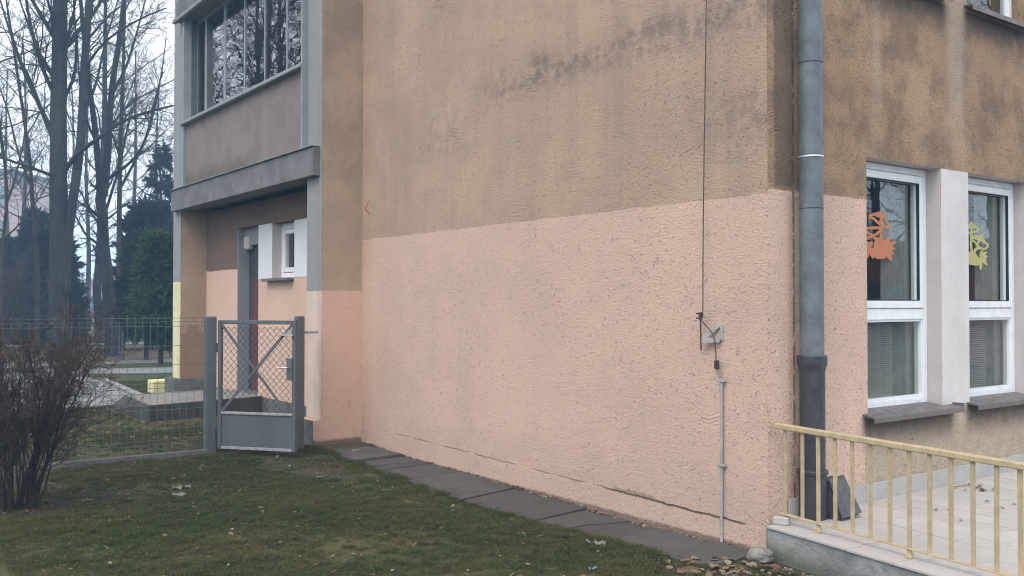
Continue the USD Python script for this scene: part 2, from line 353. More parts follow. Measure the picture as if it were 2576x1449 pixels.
def ground_mat():
    g = G(); p, x, y, z = g.pos()
    n1 = g.noise(p, .9, 4, .6); n2 = g.noise(p, 6, 4, .65); n3 = g.noise(p, 70, 3, .7); n4 = g.noise(p, 23, 3, .6)
    c = g.mix(g.ss(n1, .38, .62), (.098, .082, .038), (.060, .076, .028))
    c = g.mix(g.ss(n2, .50, .68)*.7, c, (.068, .052, .036))
    c = g.mix(g.ss(n4, .5, .7)*.4, c, (.05, .056, .034))
    bare = g.ss(((x+5.0)*.55).abs()+((y+1.1)).abs()*1.0+(n2-.5)*.8, .95, .35)
    c = g.mix(bare*.65, c, (.062, .048, .038))
    bush = g.ss(((x+4.35)*(x+4.35)+(y+3.9)*(y+3.9))+(n2-.5)*.8, 1.4, .3)
    c = g.mix(bush*.8, c, (.045, .034, .028))
    litter = g.ss(x, -21.5, -22.5)*g.ss(x, -33, -30)
    c = g.mix(litter*.85, c, g.mix(g.ss(n2, .3, .7), (.11, .075, .05), (.16, .12, .085)))
    farg = g.ss(x, -31, -34)
    c = g.mix(farg*.9, c, (.075, .115, .06))
    cor = g.ss(((x-.05)*(x-.05)+(y+.45)*(y+.45))+(n2-.5)*.3, .5, .12)
    c = g.mix(cor*.85, c, (.075, .052, .038))
    c = g.mix(g.ss(n3, .35, .7)*.4, c, (.035, .036, .024))
    return g.done('lawn_soil', g.bsdf(c, .95, g.bump(n3*.5+n4, .02), .08))
M_ground = ground_mat()
struct('ground', (np.stack([GX.ravel(), GY.ravel(), GZ.ravel()], 1), gf), M_ground, 'short patchy winter lawn and bare earth around the building', smooth=True)
# ------------------------------------------------------------------ building
B = thing('kindergarten_building', 'tan roughcast building with fresh peach paint on its lower walls and a glazed loggia', 'building')
XL, XR = -11.37, 0.0                    # outer ends
ROOF = 7.4
part('main_wall', ext_xz(sbox(-5.84, -.15, -.0012, ROOF), 0, .35), M_gable, B, label='wide blank gable wall, tan above and peach below')
# the plinth band stands a little proud and its upper edge sinks towards the corner
pl = Polygon([(-5.84, -.15), (-.004, -.15), (-.004, .085), (-.30, .092), (-1.5, .113), (-3.2, .145), (-5.84, .190)])
def proud(poly, y0, c=.006):
    return cat([ext_xz(poly, y0, -.0005)])
part('plinth_band', proud(pl, -.009), M_gable, B)
w_open = [(1.14, 2.165), (2.60, 3.625), (4.06, 5.085)]
sidepoly = sbox(.0025, -.15, 9.0, ROOF)
for a, b in w_open:
    sidepoly = sidepoly.difference(sbox(a, .762, b, 2.695)).difference(sbox(a, 4.07, b, 6.0))
side = ext_yz(sidepoly, -.35, 0)
part('side_wall', side, M_side, B, label='window wall with dirt-streaked tan render over peach paint')
# wing (right side wall of the loggia), its plinth and painted front
part('wing_wall', bx(-6.226, -5.832, -.505, .4, .282, ROOF), M_wing, B)
part('wing_plinth', bx(-6.25, -5.826, -.612, .4, -.15, .2805), M_wing, B)
part('wing_plinth_face', bx(-6.26, -5.832, -.6165, -.6125, -.15, .279), M_plinth, B, label='dark grey front of the wing plinth')
part('column_face', cb(-6.235, -5.836, -.513, -.5055, .284, ROOF, .002), M_colR, B, label='narrow front of the right loggia wall, grey above pale peach')
part('wing_wall', bx(-11.366, -10.996, -.505, .4, .42, ROOF), M_wingl, B)
part('column_face', cb(-11.372, -10.992, -.513, -.5055, .42, ROOF, .002), M_colL, B, label='narrow front of the left loggia wall, grey above cream yellow')
part('wing_plinth', bx(-11.42, -10.93, -.62, .4, -.1, .4185), M_plinth, B)
# loggia back wall on the ground floor
bp = sbox(-10.995, .30, -6.227, 3.05).difference(sbox(-9.63, .0, -8.79, 2.715)).difference(sbox(-8.285, 1.945, -7.545, 2.70))
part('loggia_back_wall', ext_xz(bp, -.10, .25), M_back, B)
part('loggia_plinth', cat([bx(-10.995, -9.63, -.115, .25, -.1, .298), bx(-8.79, -6.251, -.115, .25, -.1, .298)]), M_plinth, B)
part('white_patch', bx(-8.785, -8.287, -.104, -.1005, 1.946, 2.705), M_patch, B, label='white painted square left of the small window')
part('white_patch', bx(-7.543, -7.05, -.104, -.1005, 1.946, 2.69), M_patch, B, label='white painted square right of the small window')
dr = part('door', cat([bx(-9.62, -8.80, .075, .12, .33, 2.46)]), M_door, B, label='dark entrance door set back under the loggia')
part('door_edge', bx(-9.44, -8.80, .055, .074, .34, 1.95), M_reddoor, dr)
part('door_frame', cat([bx(-9.6297, -9.60, -.095, .12, .33, 2.7145), bx(-9.60, -8.79, .0, .12, 2.46, 2.7145)]), M_doorframe, dr)
part('door_lintel_box', cb(-9.60, -9.40, -.02, .07, 2.40, 2.6, .02), M_reveal, dr)
part('door_threshold', bx(-9.63, -8.79, -.11, .12, .25, .329), M_greyconc, B)
wv = part('small_window', cat([bx(-8.284, -8.21, .03, .09, 1.946, 2.699), bx(-7.62, -7.546, .03, .09, 1.946, 2.699), bx(-8.21, -7.62, .03, .09, 1.946, 2.02), bx(-8.21, -7.62, .03, .09, 2.62, 2.699)]), M_upvc, B, label='small white window beside the entrance door')
part('sash', cat([bx(-8.20, -8.14, .022, .08, 2.03, 2.61), bx(-7.69, -7.63, .022, .08, 2.03, 2.61), bx(-8.14, -7.69, .022, .08, 2.03, 2.09), bx(-8.14, -7.69, .022, .08, 2.55, 2.61)]), M_upvc, wv)
part('pane', bx(-8.14, -7.69, .045, .055, 2.09, 2.55), M_glass, wv)
part('reveal', cat([bx(-8.2848, -8.2798, -.098, .03, 1.946, 2.699)]), M_reveal, wv)
part('sill', cb(-8.45, -7.56, -.20, .03, 1.905, 1.944, .006), M_sillmetal, B, label='dark sill under the small window')
# balcony: slab edge, ledge sheet, parapet, glazing
part('balcony_slab', cat([cb(-11.218, -5.886, -.60, -.35, 3.06, 3.39, .006)]), M_greyconc, B, label='grey concrete beam across the loggia')
part('balcony_floor', bx(-10.995, -6.227, -.3495, .25, 3.12, 3.30), M_greyconc, B)
part('ledge_sheet', cb(-11.225, -5.88, -.625, -.45, 3.391, 3.403, .003), M_zinc, B)
part('parapet', bx(-10.69, -6.236, -.53, -.36, 3.404, 4.365), M_parapet, B, label='pinkish plastered loggia parapet stained with moss along its foot')
part('parapet_post', cb(-10.78, -10.692, -.575, -.45, 3.404, ROOF-1.35, .004), M_greyframe, B)
part('parapet_post', cb(-10.99, -10.79, -.50, -.34, 3.404, ROOF-1.35, .004), M_greyframe, B)
part('parapet_post', cb(-6.262, -6.228, -.585, -.45, 3.404, ROOF-1.35, .004), M_greyframe, B)
part('parapet_sill', cb(-10.76, -6.24, -.615, -.36, 4.366, 4.412, .006), M_greyframe, B, label='grey sill sheet under the loggia glazing')
part('upper_slab', cat([bx(-11.0, -6.2, -.60, .25, 6.03, 6.35)]), M_greyconc, B)
part('upper_slab_trim', cb(-11.0, -6.2, -.66, -.602, 6.0, 6.06, .004), M_zinc, B)
lw = part('loggia_window', cat([bx(-10.99, -6.23, -.38, -.30, 4.4125, 4.46), bx(-10.99, -6.23, -.38, -.30, 5.98, 6.029)]), M_greyframe, B, label='loggia glazing with thin grey mullions')
mull = [(-10.80, .16), (-10.336, .085), (-9.498, .085), (-8.704, .045), (-7.967, .035), (-7.23, .035), (-6.62, .04)]
for xm, wm in mull: part('mullion', cb(xm-wm/2, xm+wm/2, -.352, -.31, 4.461, 5.979, .004), M_greyframe, lw)
rg = np.random.default_rng(4)
for (xa, wa), (xb, wb) in zip(mull[:-1], mull[1:]):
    pn = bx(xa+wa/2, xb-wb/2, -.345, -.339, 4.461, 5.979); t = rg.normal(0, .006)
    part('pane', pn, M_glass_b, lw)
part('pane', bx(-6.60, -6.23, -.345, -.339, 4.461, 5.979), M_glass_b, lw)
# inner shell so that the rooms are closed and dim
part('roof', bx(-11.5, .12, -.66, 9.1, ROOF+.001, ROOF+.25), M_greyconc, B)
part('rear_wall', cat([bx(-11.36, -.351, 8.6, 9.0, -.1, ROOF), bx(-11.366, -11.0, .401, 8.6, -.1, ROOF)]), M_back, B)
part('inner_wall', cat([bx(-4.2, -4.0, .36, 8.5, -.1, ROOF), bx(-10.99, -6.23, 1.6, 1.75, 3.3, ROOF)]), M_room, B)
part('room_floor', cat([bx(-10.99, -.352, .36, 8.5, .40, .50), bx(-10.99, -.352, .36, 8.5, 3.18, 3.299)]), M_room, B)
part('upper_wall', bx(-10.995, -6.228, .255, .35, 3.31, 4.3), M_room, B)

def pvc_window(ya, yb, za, zb, ztr, name_label, xo=-.12, blind=True):
    """White plastic window in the side wall: outer frame, sash over a transom, lower fixed light."""
    D = .07; x0, x1 = xo-D, xo
    fr = cat([cb(x0, x1, ya+.001, ya+.06, za, zb, .004), cb(x0, x1, yb-.06, yb-.001, za, zb, .004), cb(x0, x1, ya+.06, yb-.06, za, za+.05, .004),
              cb(x0, x1, ya+.06, yb-.06, zb-.055, zb-.001, .004), cb(x0, x1+.002, ya+.06, yb-.06, ztr-.04, ztr+.045, .004)])
    w = part('window', fr, M_upvc, B, label=name_label, smooth=False)
    a, b, c, e = ya+.064, yb-.064, ztr+.049, zb-.059
    s = .062
    part('sash', cat([cb(x0, x1+.012, a, a+s, c, e, .006), cb(x0, x1+.012, b-s, b, c, e, .006), cb(x0, x1+.0115, a+s, b-s, c, c+s, .006), cb(x0, x1+.0115, a+s, b-s, e-s, e, .006)]), M_upvc, w)
    part('gasket', cat([bx(x1-.012, x1+.0122, a+s, a+s+.006, c+s, e-s), bx(x1-.012, x1+.0122, b-s-.006, b-s, c+s, e-s), bx(x1-.012, x1+.0118, a+s+.006, b-s-.006, c+s, c+s+.006), bx(x1-.012, x1+.0118, a+s+.006, b-s-.006, e-s-.006, e-s)]), M_gasket, w)
    part('joint_line', cat([bx(x1-.02, x1-.003, yb-.064, yb-.060, ztr+.045, zb-.055), bx(x1-.02, x1-.003, ya+.06, yb-.06, zb-.059, zb-.055)]), M_gasket, w)
    part('upper_pane', bx(xo-.04, xo-.034, a+s, b-s, c+s, e-s), M_glass, w)
    c2, e2 = za+.05, ztr-.04
    part('glazing_bead', cat([cb(x0, x1-.008, ya+.06, ya+.078, c2, e2, .003), cb(x0, x1-.008, yb-.078, yb-.06, c2, e2, .003), cb(x0, x1-.0085, ya+.078, yb-.078, c2, c2+.018, .003), cb(x0, x1-.0085, ya+.078, yb-.078, e2-.018, e2, .003)]), M_upvc, w)
    part('lower_pane', bx(xo-.04, xo-.034, ya+.078, yb-.078, c2+.018, e2-.018), M_glass, w)
    part('drain_cap', cb(x1+.0001, x1+.006, yb-.16, yb-.12, za+.02, za+.032, .002), M_upvc, w)
    if blind:
        sl = [beam((xo-.10, ya+.1, z), (xo-.10, ya+.1+(yb-ya)*.56, z), .018, .0016, .0002, up=(.5, 0, .87)) for z in np.arange(c2+.02, e2-.01, .0165)]
        part('blind', cat(sl), M_blind, w, kind='stuff')
        yy = np.linspace(ya+.54*(yb-ya), yb-.02, 60); cx = xo-.12+.014*np.sin(np.arange(60)*1.5)
        v = np.vstack([np.stack([cx, yy, np.full(60, za+.02)], 1), np.stack([cx, yy, np.full(60, zb-.02)], 1)])
        f = [(i, i+1, 61+i, 60+i) for i in range(59)]
        part('curtain', (v, np.array(f)), M_curtain, w, smooth=True)
    return w
for k, (a, b) in enumerate(w_open):
    nm = ('nearer', 'second', 'third')[k]
    pvc_window(a, b, .80, 2.69, 1.515, nm+' ground floor window, white plastic, orange paper cut-out inside' if k == 0 else nm+' ground floor window in white plastic')
    part('reveal', cat([bx(-.35, -.002, a-.001, a+.0005, .79, 2.695), bx(-.35, -.0015, b-.0005, b+.001, .79, 2.695), bx(-.35, -.0018, a+.0006, b-.0006, 2.6935, 2.6955)]), M_reveal, B)
    sl = ext_xz(Polygon([(-.13, .803), (.095, .772), (.10, .766), (.10, .728), (.094, .728), (.094, .760), (-.13, .79)]), a-.07 if k == 0 else a-.05, b+.16)
    part('sill', cat([sl, bx(-.02, .098, b+.155, b+.162, .73, .80)]), M_sillmetal, B, label='brown grey metal sill under the %s ground floor window' % nm)
    pvc_window(a, b, 4.11, 5.99, 4.9, nm+' upper floor window in white plastic', blind=False)
    su = ext_xz(Polygon([(-.13, 4.113), (.075, 4.082), (.08, 4.076), (.08, 4.038), (.074, 4.038), (.074, 4.070), (-.13, 4.10)]), a-.05, b+.07)
    part('sill', su, M_sillmetal, B, label='dark metal sill under the %s upper floor window' % nm)
part('white_pillar', bx(-.05, .0025, 2.17, 2.595, .782, 2.692), M_pillar, B, label='whitened pillar between the two ground floor windows')
# ragged plaster along the corner and the lintel
def lumpy(pts, r, seed, flat=(1, 1, 1)):
    rng = np.random.default_rng(seed); ms = []
    for q in pts:
        m = trimesh.creation.icosphere(1, r*rng.uniform(.5, 1.3)); m.vertices *= np.array(flat)*rng.uniform(.7, 1.3, 3); m.vertices += rng.normal(0, r*.12, m.vertices.shape); m.apply_translation(q); ms.append(m)
    return cat(ms)
rg = np.random.default_rng(8)
part('corner_plaster', lumpy([(-.006+rg.normal(0, .004), .002, z) for z in np.sort(rg.uniform(.05, 2.3, 90))], .0075, 5, (.9, .7, 1.5)), M_gable, B, kind='stuff')

# skirting tiles along the window wall
M_skirt = plain('grey_skirting_tile', (.36, .345, .335), .6, .3, 0, .08, 8, 0, 60, (.24, .22, .20), .4)
M_grout = plain('grout', (.16, .145, .13), .95, .1)
sk = struct('skirting', bx(.0005, .006, .16, 8.9, .10, .262), M_grout, 'mortar behind the tile skirting at the foot of the window wall')
yv = .19; k = 0
while yv < 6.5:
    part('skirting_tile', cb(.0062, .018, yv, yv+.296, .135, .275, .003), M_skirt, sk); yv += .30
TZ = .145
# ------------------------------------------------------------------ terrace
def tilemat(name, c, v):
    g = G(); p, x, y, z = g.pos()
    rnd = g.add('object_info', 'random'); n = g.noise(p, 3, 4, .6); n2 = g.noise(p, 45, 3, .7)
    col = g.mix(rnd, tuple(a*(1-v) for a in c), tuple(a*(1+v*.5) for a in c))
    col = g.mix(g.ss(n, .4, .7)*.35, col, (.34, .295, .265)); col = g.mix(g.ss(n2, .55, .75)*.3, col, (.27, .23, .20))
    return g.done(name, g.bsdf(col, .75, g.bump(n2, .0015), .25))
M_tile = tilemat('terrace_tile', (.39, .362, .342), .09)
ES = -.142                                     # the terrace edge runs slightly askew to the gable
def ey(x): return -.113+ES*(x-.068)
tp = Polygon([(.02, -.055), (.07, ey(.07)+.012), (6.5, ey(6.5)+.012), (6.5, 8.9), (.02, 8.9)])
tb = extrude(tp, .30); tb.apply_translation((0, 0, TZ-.30-.012))
M_conc = plain('weathered_concrete', (.20, .205, .195), .9, .15, 0, .25, 4, .008, 35, (.085, .095, .075), .6)
def curbmat():
    g = G(); p, x, y, z = g.pos()
    n = g.noise(p, 5, 5, .65); n2 = g.noise(p, 30, 4, .7); n3 = g.noise(p, 2.2, 3)
    c = g.mix(g.ss(n, .3, .7), (.16, .17, .165), (.27, .275, .265))
    c = g.mix(g.ss(z-(n-.5)*.22, .05, -.05)*.8, c, (.075, .085, .055)); c = g.mix(g.ss(n3, .55, .65)*.35, c, (.10, .105, .10))
    return g.done('curb_concrete', g.bsdf(c, .92, g.bump(n2+n, .012), .12))
M_curb = curbmat()
terr = struct('terrace', tb, M_curb, 'raised tiled terrace with a weathered concrete edge below the windows')
rot = math.atan(ES)
def tile_poly(x0, x1, y0, y1):
    return affinity.rotate(sbox(x0, y0, x1, y1), math.degrees(rot), origin=(.068, -.113))
rg = np.random.default_rng(12)
area = Polygon([(.022, .0), (.07, ey(.07)), (6.4, ey(6.4)), (6.4, 6.6), (.022, 6.6)])
def put_tile(poly, z, th=.012):
    q = poly.intersection(area)
    if q.is_empty or q.area < .0008 or q.geom_type != 'Polygon': return
    m = extrude(q, th); m.apply_translation((0, 0, z-th+rg.uniform(-.001, .001))); part('floor_tile', m, M_tile, terr)
gap = .004
for i in range(16):                               # border course
    put_tile(tile_poly(.06+.335*i+gap/2, .06+.335*(i+1)-gap/2, -.125, .035), TZ+.002)
row = 0; yy = .039
while yy < 5.2:
    off = (row % 2)*.2
    for i in range(-14, 15):
        q = tile_poly(-.1+.4*i-off+gap/2, -.1+.4*(i+1)-off-gap/2, yy, yy+.2-gap)
        c = q.centroid
        r = np.array([c.x, c.y, 0])-CAM; dz = r@FW
        if c.x > -.4 and c.x < 4.6 and dz > 1: put_tile(q, TZ)
    row += 1; yy += .2
# crumbling fragments under the terrace edge
M_rubble = plain('pale_rubble', (.20, .19, .165), .95, .1, 0, .25, 20, .006, 60)
def rock(r, seed, fl=.7):
    m = trimesh.creation.icosphere(3 if r > .03 else 1, r); v = m.vertices/r
    m.vertices = m.vertices*(.62+.85*meshkit.fbm(v*1.7+seed*5.3, 4, seed))[:, None]*np.array([1.15, .95, fl]); return m
rk = rock(.07, 3); rk.apply_translation(atz(1912, 1402, -.03)+np.array([0, 0, .012]))
single('rubble_stone', rk, M_rubble, 'pale lump of broken concrete lying at the foot of the building corner', 'stone', smooth=True)
b1 = cb(-.05, .05, -.03, .03, 0, .05, .006); b1.apply_transform(trimesh.transformations.rotation_matrix(.5, (0, 0, 1))); b1.apply_translation((.10, .0, TZ+.003))
single('brick_fragment', b1, M_skirt, 'small grey block wedged under the end of the yellow railing', 'block')
rs = []
rg = np.random.default_rng(31)
for i in range(70):
    t = rg.uniform(-.05, 1.1); m = rock(rg.uniform(.005, .017), i, .6); m.apply_translation((t, ey(t)-.03-abs(rg.normal(0, .05)), float(hground(t, -.3))+.004)); rs.append(m)
single('crumbled_concrete', cat(rs), M_conc, 'crumbled bits of concrete scattered along the terrace edge', 'rubble', kind='stuff')
# ------------------------------------------------------------------ paving slabs along the gable
M_slab = None
def slabmat():
    g = G(); p, x, y, z = g.pos()
    rnd = g.add('object_info', 'random'); n = g.noise(p, 4, 5, .65); n2 = g.noise(p, 60, 3, .7); n3 = g.noise(p, 14, 4, .65)
    c = g.mix(rnd, (.066, .060, .055), (.092, .084, .077)); c = g.mix(g.ss(n, .35, .7)*.5, c, (.050, .047, .040)); c = g.mix(g.ss(n3, .6, .72)*.4, c, (.115, .105, .095))
    c = g.mix(g.ss(n2, .5, .75)*.35, c, (.075, .072, .066))
    return g.done('paving_slab_concrete', g.bsdf(c, .9, g.bump(n2*.4+n3, .006), .15))
M_slab = slabmat()
pav = struct('apron', None or ext_xz(Polygon([(-5.8, -.2), (.0, -.2), (.0, -.085), (-.7, -.112), (-2, -.107), (-4.8, -.07), (-5.8, -.02)]), -.70, -.004), plain('apron_bed', (.05, .042, .034), .95, .1, 0, .2, 12, .01, 40), 'earth bed of the slab strip along the foot of the gable wall')
joints = [(-5.80, -5.80), (-4.72, -4.76), (-4.15, -4.24), (-3.58, -3.70), (-2.62, -2.76), (-1.70, -1.80), (-.95, -.99), (-.42, -.47), (.0, -.06)]
outs = [-.60, -.64, -.67, -.70, -.72, -.69, -.58, -.62, -.60]
rg = np.random.default_rng(5)
for i in range(len(joints)-1):
    (xo, xi), (xo2, xi2) = joints[i], joints[i+1]
    g_ = .009
    last = i == len(joints)-2
    q = Polygon([(xi+g_, -.03-rg.uniform(0, .03)), (xi2-g_, -.03-rg.uniform(0, .04)), (xo2-g_, outs[i+1]+(.22 if last else .0)), ((xo+xo2)/2+(.1 if last else 0), (outs[i]+outs[i+1])/2+rg.uniform(-.02, .02)), (xo+g_, outs[i]-rg.uniform(-.02, .02))])
    bits = [q]
    if i in (1, 3, 5):                           # some slabs have cracked
        cx = (xo+xo2)/2+rg.uniform(-.12, .12); ln = LineString([(cx+.1, .1), (cx+.02, -.2), (cx-.05, -.4), (cx-.02, -1)])
        bits = list(q.difference(ln.buffer(.005)).geoms)
    for s in bits:
        m = extrude(s.buffer(-.006).buffer(.006), .05).subdivide(); zx = float(hground(s.centroid.x, 0.0))
        tilt = rg.normal(0, .010, 2); v = m.vertices; v[:, 2] += zx-.036+(v[:, 0]-s.centroid.x)*(tilt[0])+(v[:, 1]+.3)*tilt[1]*.5
        part('paving_slab', m, M_slab, pav)
# ------------------------------------------------------------------ downpipe
M_galv = plain('galvanised_pipe', (.118, .138, .155), .6, .4, .2, .22, 7, .0008, 40, (.18, .21, .23), .5)
M_iron = plain('black_cast_iron', (.030, .033, .04), .5, .45, 0, .3, 8, .003, 50, (.075, .08, .085), .3)
PX, PY = .100, .337
dp = thing('downpipe', 'grey galvanised downpipe on a black cast iron foot beside the building corner', 'downpipe', (PX, PY, TZ))
def ring(z0, z1, r0, r1=None, s=40): return lathe([(0.0001, z0), (r0, z0), (r1 or r0, z1), (0.0001, z1)], s)
for za, zb in ((1.10, 2.10), (2.104, 3.095), (3.10, 5.2), (5.205, 7.2)):
    part('pipe_section', lathe([(.0001, za), (.080, za), (.0815, za+.004), (.0795, za+.01), (.0795, zb), (.0001, zb)], 48), M_galv, dp, smooth=40)
part('wire_tie', lathe([(.079, 2.452), (.0845, 2.452), (.0845, 2.462), (.079, 2.462), (.079, 2.452)], 40), plain('pale_wire', (.6, .62, .63), .4, .5, .6, .1), dp, smooth=40)
part('seam', cb(-.006, .006, -.083, -.078, 2.1, 3.0, .001), M_galv, dp)
part('iron_pipe', lathe([(.0001, .0), (.092, .0), (.092, .30), (.092, .312), (.084, .33), (.084, .985), (.092, 1.03), (.099, 1.045), (.099, 1.098), (.094, 1.105), (.082, 1.105), (.0001, 1.1)], 48), M_iron, dp, smooth=35)
part('iron_socket', lathe([(.0001, .302), (.100, .302), (.1015, .31), (.1015, .322), (.097, .328), (.0001, .328)], 48), M_iron, dp, smooth=35)
hb = trimesh.convex.convex_hull(np.array([(.02, .05, 0), (.17, .075, .0), (.175, .27, .02), (.02, .27, .02), (.02, .04, .26), (.085, .055, .255), (.09, .19, .27), (.02, .19, .27)]))
part('cleaning_hatch', hb, M_iron, dp, label='sloping iron cleaning hatch at the pipe foot')
part('hatch_lid', trimesh.convex.convex_hull(np.array([(.175, .07, .02), (.187, .072, .02), (.19, .28, .035), (.178, .28, .035), (.088, .05, .27), (.10, .052, .27), (.105, .20, .285), (.093, .20, .285)])), plain('hatch_lid_paint', (.085, .09, .095), .7, .3, 0, .2, 20, .003, 50, (.3, .3, .3), .3), dp)
part('pipe_bracket', cat([bx(-.10, -.07, -.008, .008, 2.3, 2.33)]), M_iron, dp)
# ------------------------------------------------------------------ lightning conductor
M_rust = plain('rusty_wire', (.075, .048, .036), .85, .2, .2, .25, 30)
M_wirem = plain('dark_conductor_wire', (.085, .072, .06), .7, .3, .2, .2, 10)
M_gpaint = plain('grey_painted_strip', (.31, .295, .28), .6, .3, 0, .15, 12, .001, 60, (.2, .18, .17), .4)
lc = thing('lightning_conductor', 'thin lightning conductor wire with a grey bracket and flat earthing strip on the gable', 'conductor', (-.53, -.05, -.05))
def L(x, y, z): return np.array([x+.53, y+.05, z+.05])
wz = np.linspace(1.50, 7.4, 50); rg = np.random.default_rng(2)
part('wire', tube([L(-.526+(z-1.5)*.017+.004*math.sin(z*2.1), -.058, z) for z in wz], .0042, 6), M_wirem, lc)
part('rod', tube([L(-.545, -.062, 1.515), L(-.539, -.062, 1.27)], .0055, 6), M_rust, lc)
part('clamp', cat([cb(*(-.010-.545+.53, .012-.545+.53), -.022, -.002, 1.535, 1.59, .002), tube([L(-.575, -.07, 1.53), L(-.53, -.07, 1.528)], .006, 6), tube([L(-.575, -.07, 1.498), L(-.53, -.07, 1.496)], .006, 6)]), M_rust, lc)
part('bracket', cat([beam(L(-.548, -.058, 1.333), L(-.405, -.020, 1.345), .012, .036, .002), beam(L(-.525, -.052, 1.352), L(-.405, -.006, 1.462), .010, .030, .002), cb(*(-.415+.53, -.388+.53), .040, .0495, 1.39, 1.51, .003)]), M_gpaint, lc, label='grey triangular wall bracket')
cab = smooth_path([L(-.54, -.066, 1.495), L(-.505, -.072, 1.462), L(-.46, -.07, 1.425), L(-.425, -.066, 1.38), L(-.412, -.06, 1.32), L(-.409, -.052, 1.19)], 24)
part('cable', tube(cab, .0042, 6), M_wirem, lc, smooth=True)
part('connector', cb(*(-.425+.53, -.392+.53), -.012, .018, 1.193, 1.255, .006), M_iron, lc)
part('earthing_strip', cat([beam(L(-.412, -.045, 1.15), L(-.392, -.022, 1.06), .006, .022, .001, up=(1, 0, .2)), beam(L(-.391, -.020, 1.06), L(-.396, -.018, -.07), .006, .024, .001, up=(1, 0, 0)), ]), M_gpaint, lc)
for zc in (1.11, .52): part('strip_clamp', cat([cb(*(-.420+.53, -.365+.53), .018, .034, zc-.010, zc+.010, .003), cb(*(-.372+.53, -.360+.53), .02, .05, zc-.008, zc+.008, .002)]), M_gpaint, lc)
# red chalk mark on the plaster
def stroke_xz(pts, w, y0, y1): return ext_xz(LineString(pts).buffer(w, cap_style=2), y0, y1)
cm = unary_union([LineString([(-5.655, 2.80), (-5.715, 2.74), (-5.765, 2.70)]).buffer(.006), Polygon([(-5.775, 2.705), (-5.735, 2.695), (-5.645, 2.635), (-5.64, 2.615), (-5.69, 2.65), (-5.74, 2.675)])])
single('chalk_mark', ext_xz(cm, -.002, -.0002), plain('red_chalk', (.36, .10, .085), .95, .1, 0, .3, 60), 'small red hooked chalk mark high on the gable near the loggia', 'mark')
# ------------------------------------------------------------------ railing
M_yel = plain('cream_yellow_paint', (.375, .30, .18), .55, .3, 0, .14, 14, .0008, 50, (.23, .15, .07), .45)
M_yel2 = plain('chipped_yellow_paint', (.40, .31, .17), .6, .3, 0, .25, 25, .001, 60, (.2, .14, .08), .5)
rl = thing('railing', 'low cream yellow steel railing along the edge of the tiled terrace', 'railing', (.03, .04, TZ))
def rp(s, z):
    """s metres along the railing from the wall."""
    c = math.sqrt(1+.1245**2); return np.array([s/c, -.1245*s/c, z-TZ])
part('top_rail', beam(rp(.0, .786), rp(2.6, .765), .05, .036, .006), M_yel, rl)
part('bottom_rail', beam(rp(.03, .212), rp(2.6, .186), .032, .009, .002), M_yel, rl)
bxs = [.079, .228, .362, .497, .632, .763, .901, 1.034, 1.167, 1.300, 1.433, 1.566, 1.698, 1.83, 1.963, 2.096, 2.23]
rg = np.random.default_rng(9)
for i, s in enumerate(bxs):
    zt = .786-.021*s/2.6*1-.0175; zb = .212-.026*s/2.6+.004
    if i in (2, 7, 12): zb = TZ+.001
    tw = rg.normal(0, .06)
    m = cb(-.0125, .0125, -.0065, .0065, zb-TZ, zt-TZ, .0015); m.apply_transform(trimesh.transformations.rotation_matrix(math.atan(-.1245)+tw, (0, 0, 1)))
    m.vertices[:, 0] += rp(s, 0)[0]+(m.vertices[:, 2])*rg.normal(0, .003); m.vertices[:, 1] += rp(s, 0)[1]
    part('post' if i in (2, 7, 12) else 'baluster', m, M_yel, rl)
for i in (2, 7, 12):
    s = bxs[i]; m = cb(-.018, .018, -.012, .012, 0.001, .035, .003); m.apply_translation((rp(s, 0)[0], rp(s, 0)[1], 0)); part('post_foot', m, M_yel2, rl)
# ------------------------------------------------------------------ window paper cut-outs (mushrooms and leaves)
def stickers(scale_y, oy, sz, oz, shapes):
    return unary_union([affinity.affine_transform(s, [scale_y, 0, 0, -sz, oy, oz]) for s in shapes])
def ln(pts, w): return LineString(pts).buffer(w, join_style=1)
def leaf(c, ang, l, w):
    t = np.linspace(0, 1, 9); top = np.stack([t*l, w*np.sin(np.pi*t)**.8], 1); bot = top[::-1]*[1, -1]
    p = Polygon(np.vstack([top, bot[1:-1]])); p = affinity.rotate(p, ang, origin=(0, 0)); return affinity.translate(p, *c)
M_orange = plain('orange_paper', (.42, .17, .085), .8, .2, 0, .08, 20)
M_yelpap = plain('yellow_paper', (.38, .36, .15), .8, .2, 0, .08, 20)
s1 = [ln([(430, 160), (340, 195), (255, 225), (245, 260), (300, 270), (330, 300), (395, 350), (420, 260), (430, 180)], 20), ln([(430, 190), (480, 270), (540, 380), (520, 395), (440, 375), (425, 290)], 17), Polygon([(330, 190), (430, 150), (450, 220), (420, 255), (330, 240)]),
      ln([(415, 250), (420, 420), (405, 540), (410, 700)], 17), ln([(410, 405), (300, 415), (200, 430), (110, 470)], 20), ln([(410, 440), (340, 510), (270, 545), (180, 590), (120, 620)], 17), ln([(205, 490), (270, 530), (340, 590), (365, 700)], 20), ln([(430, 430), (465, 480)], 12),
      Polygon([(300, 660), (340, 560), (380, 560), (400, 700), (440, 690), (450, 880), (340, 890), (290, 840)])]
s1 += [leaf((440, 710), a, l, 34) for a, l in ((-95, 150), (-60, 235), (-28, 245), (0, 190), (30, 190), (55, 250), (80, 170))]
s1 += [leaf((245, 720), a, l, 30) for a, l in ((180, 120), (-120, 110), (-75, 110), (150, 160), (110, 230), (75, 180), (40, 130))]
p1 = stickers(.000902, 1.377-.000902*200, .000506, 2.297+.000506*200, s1).buffer(.0008)
xw = -.12-.0335
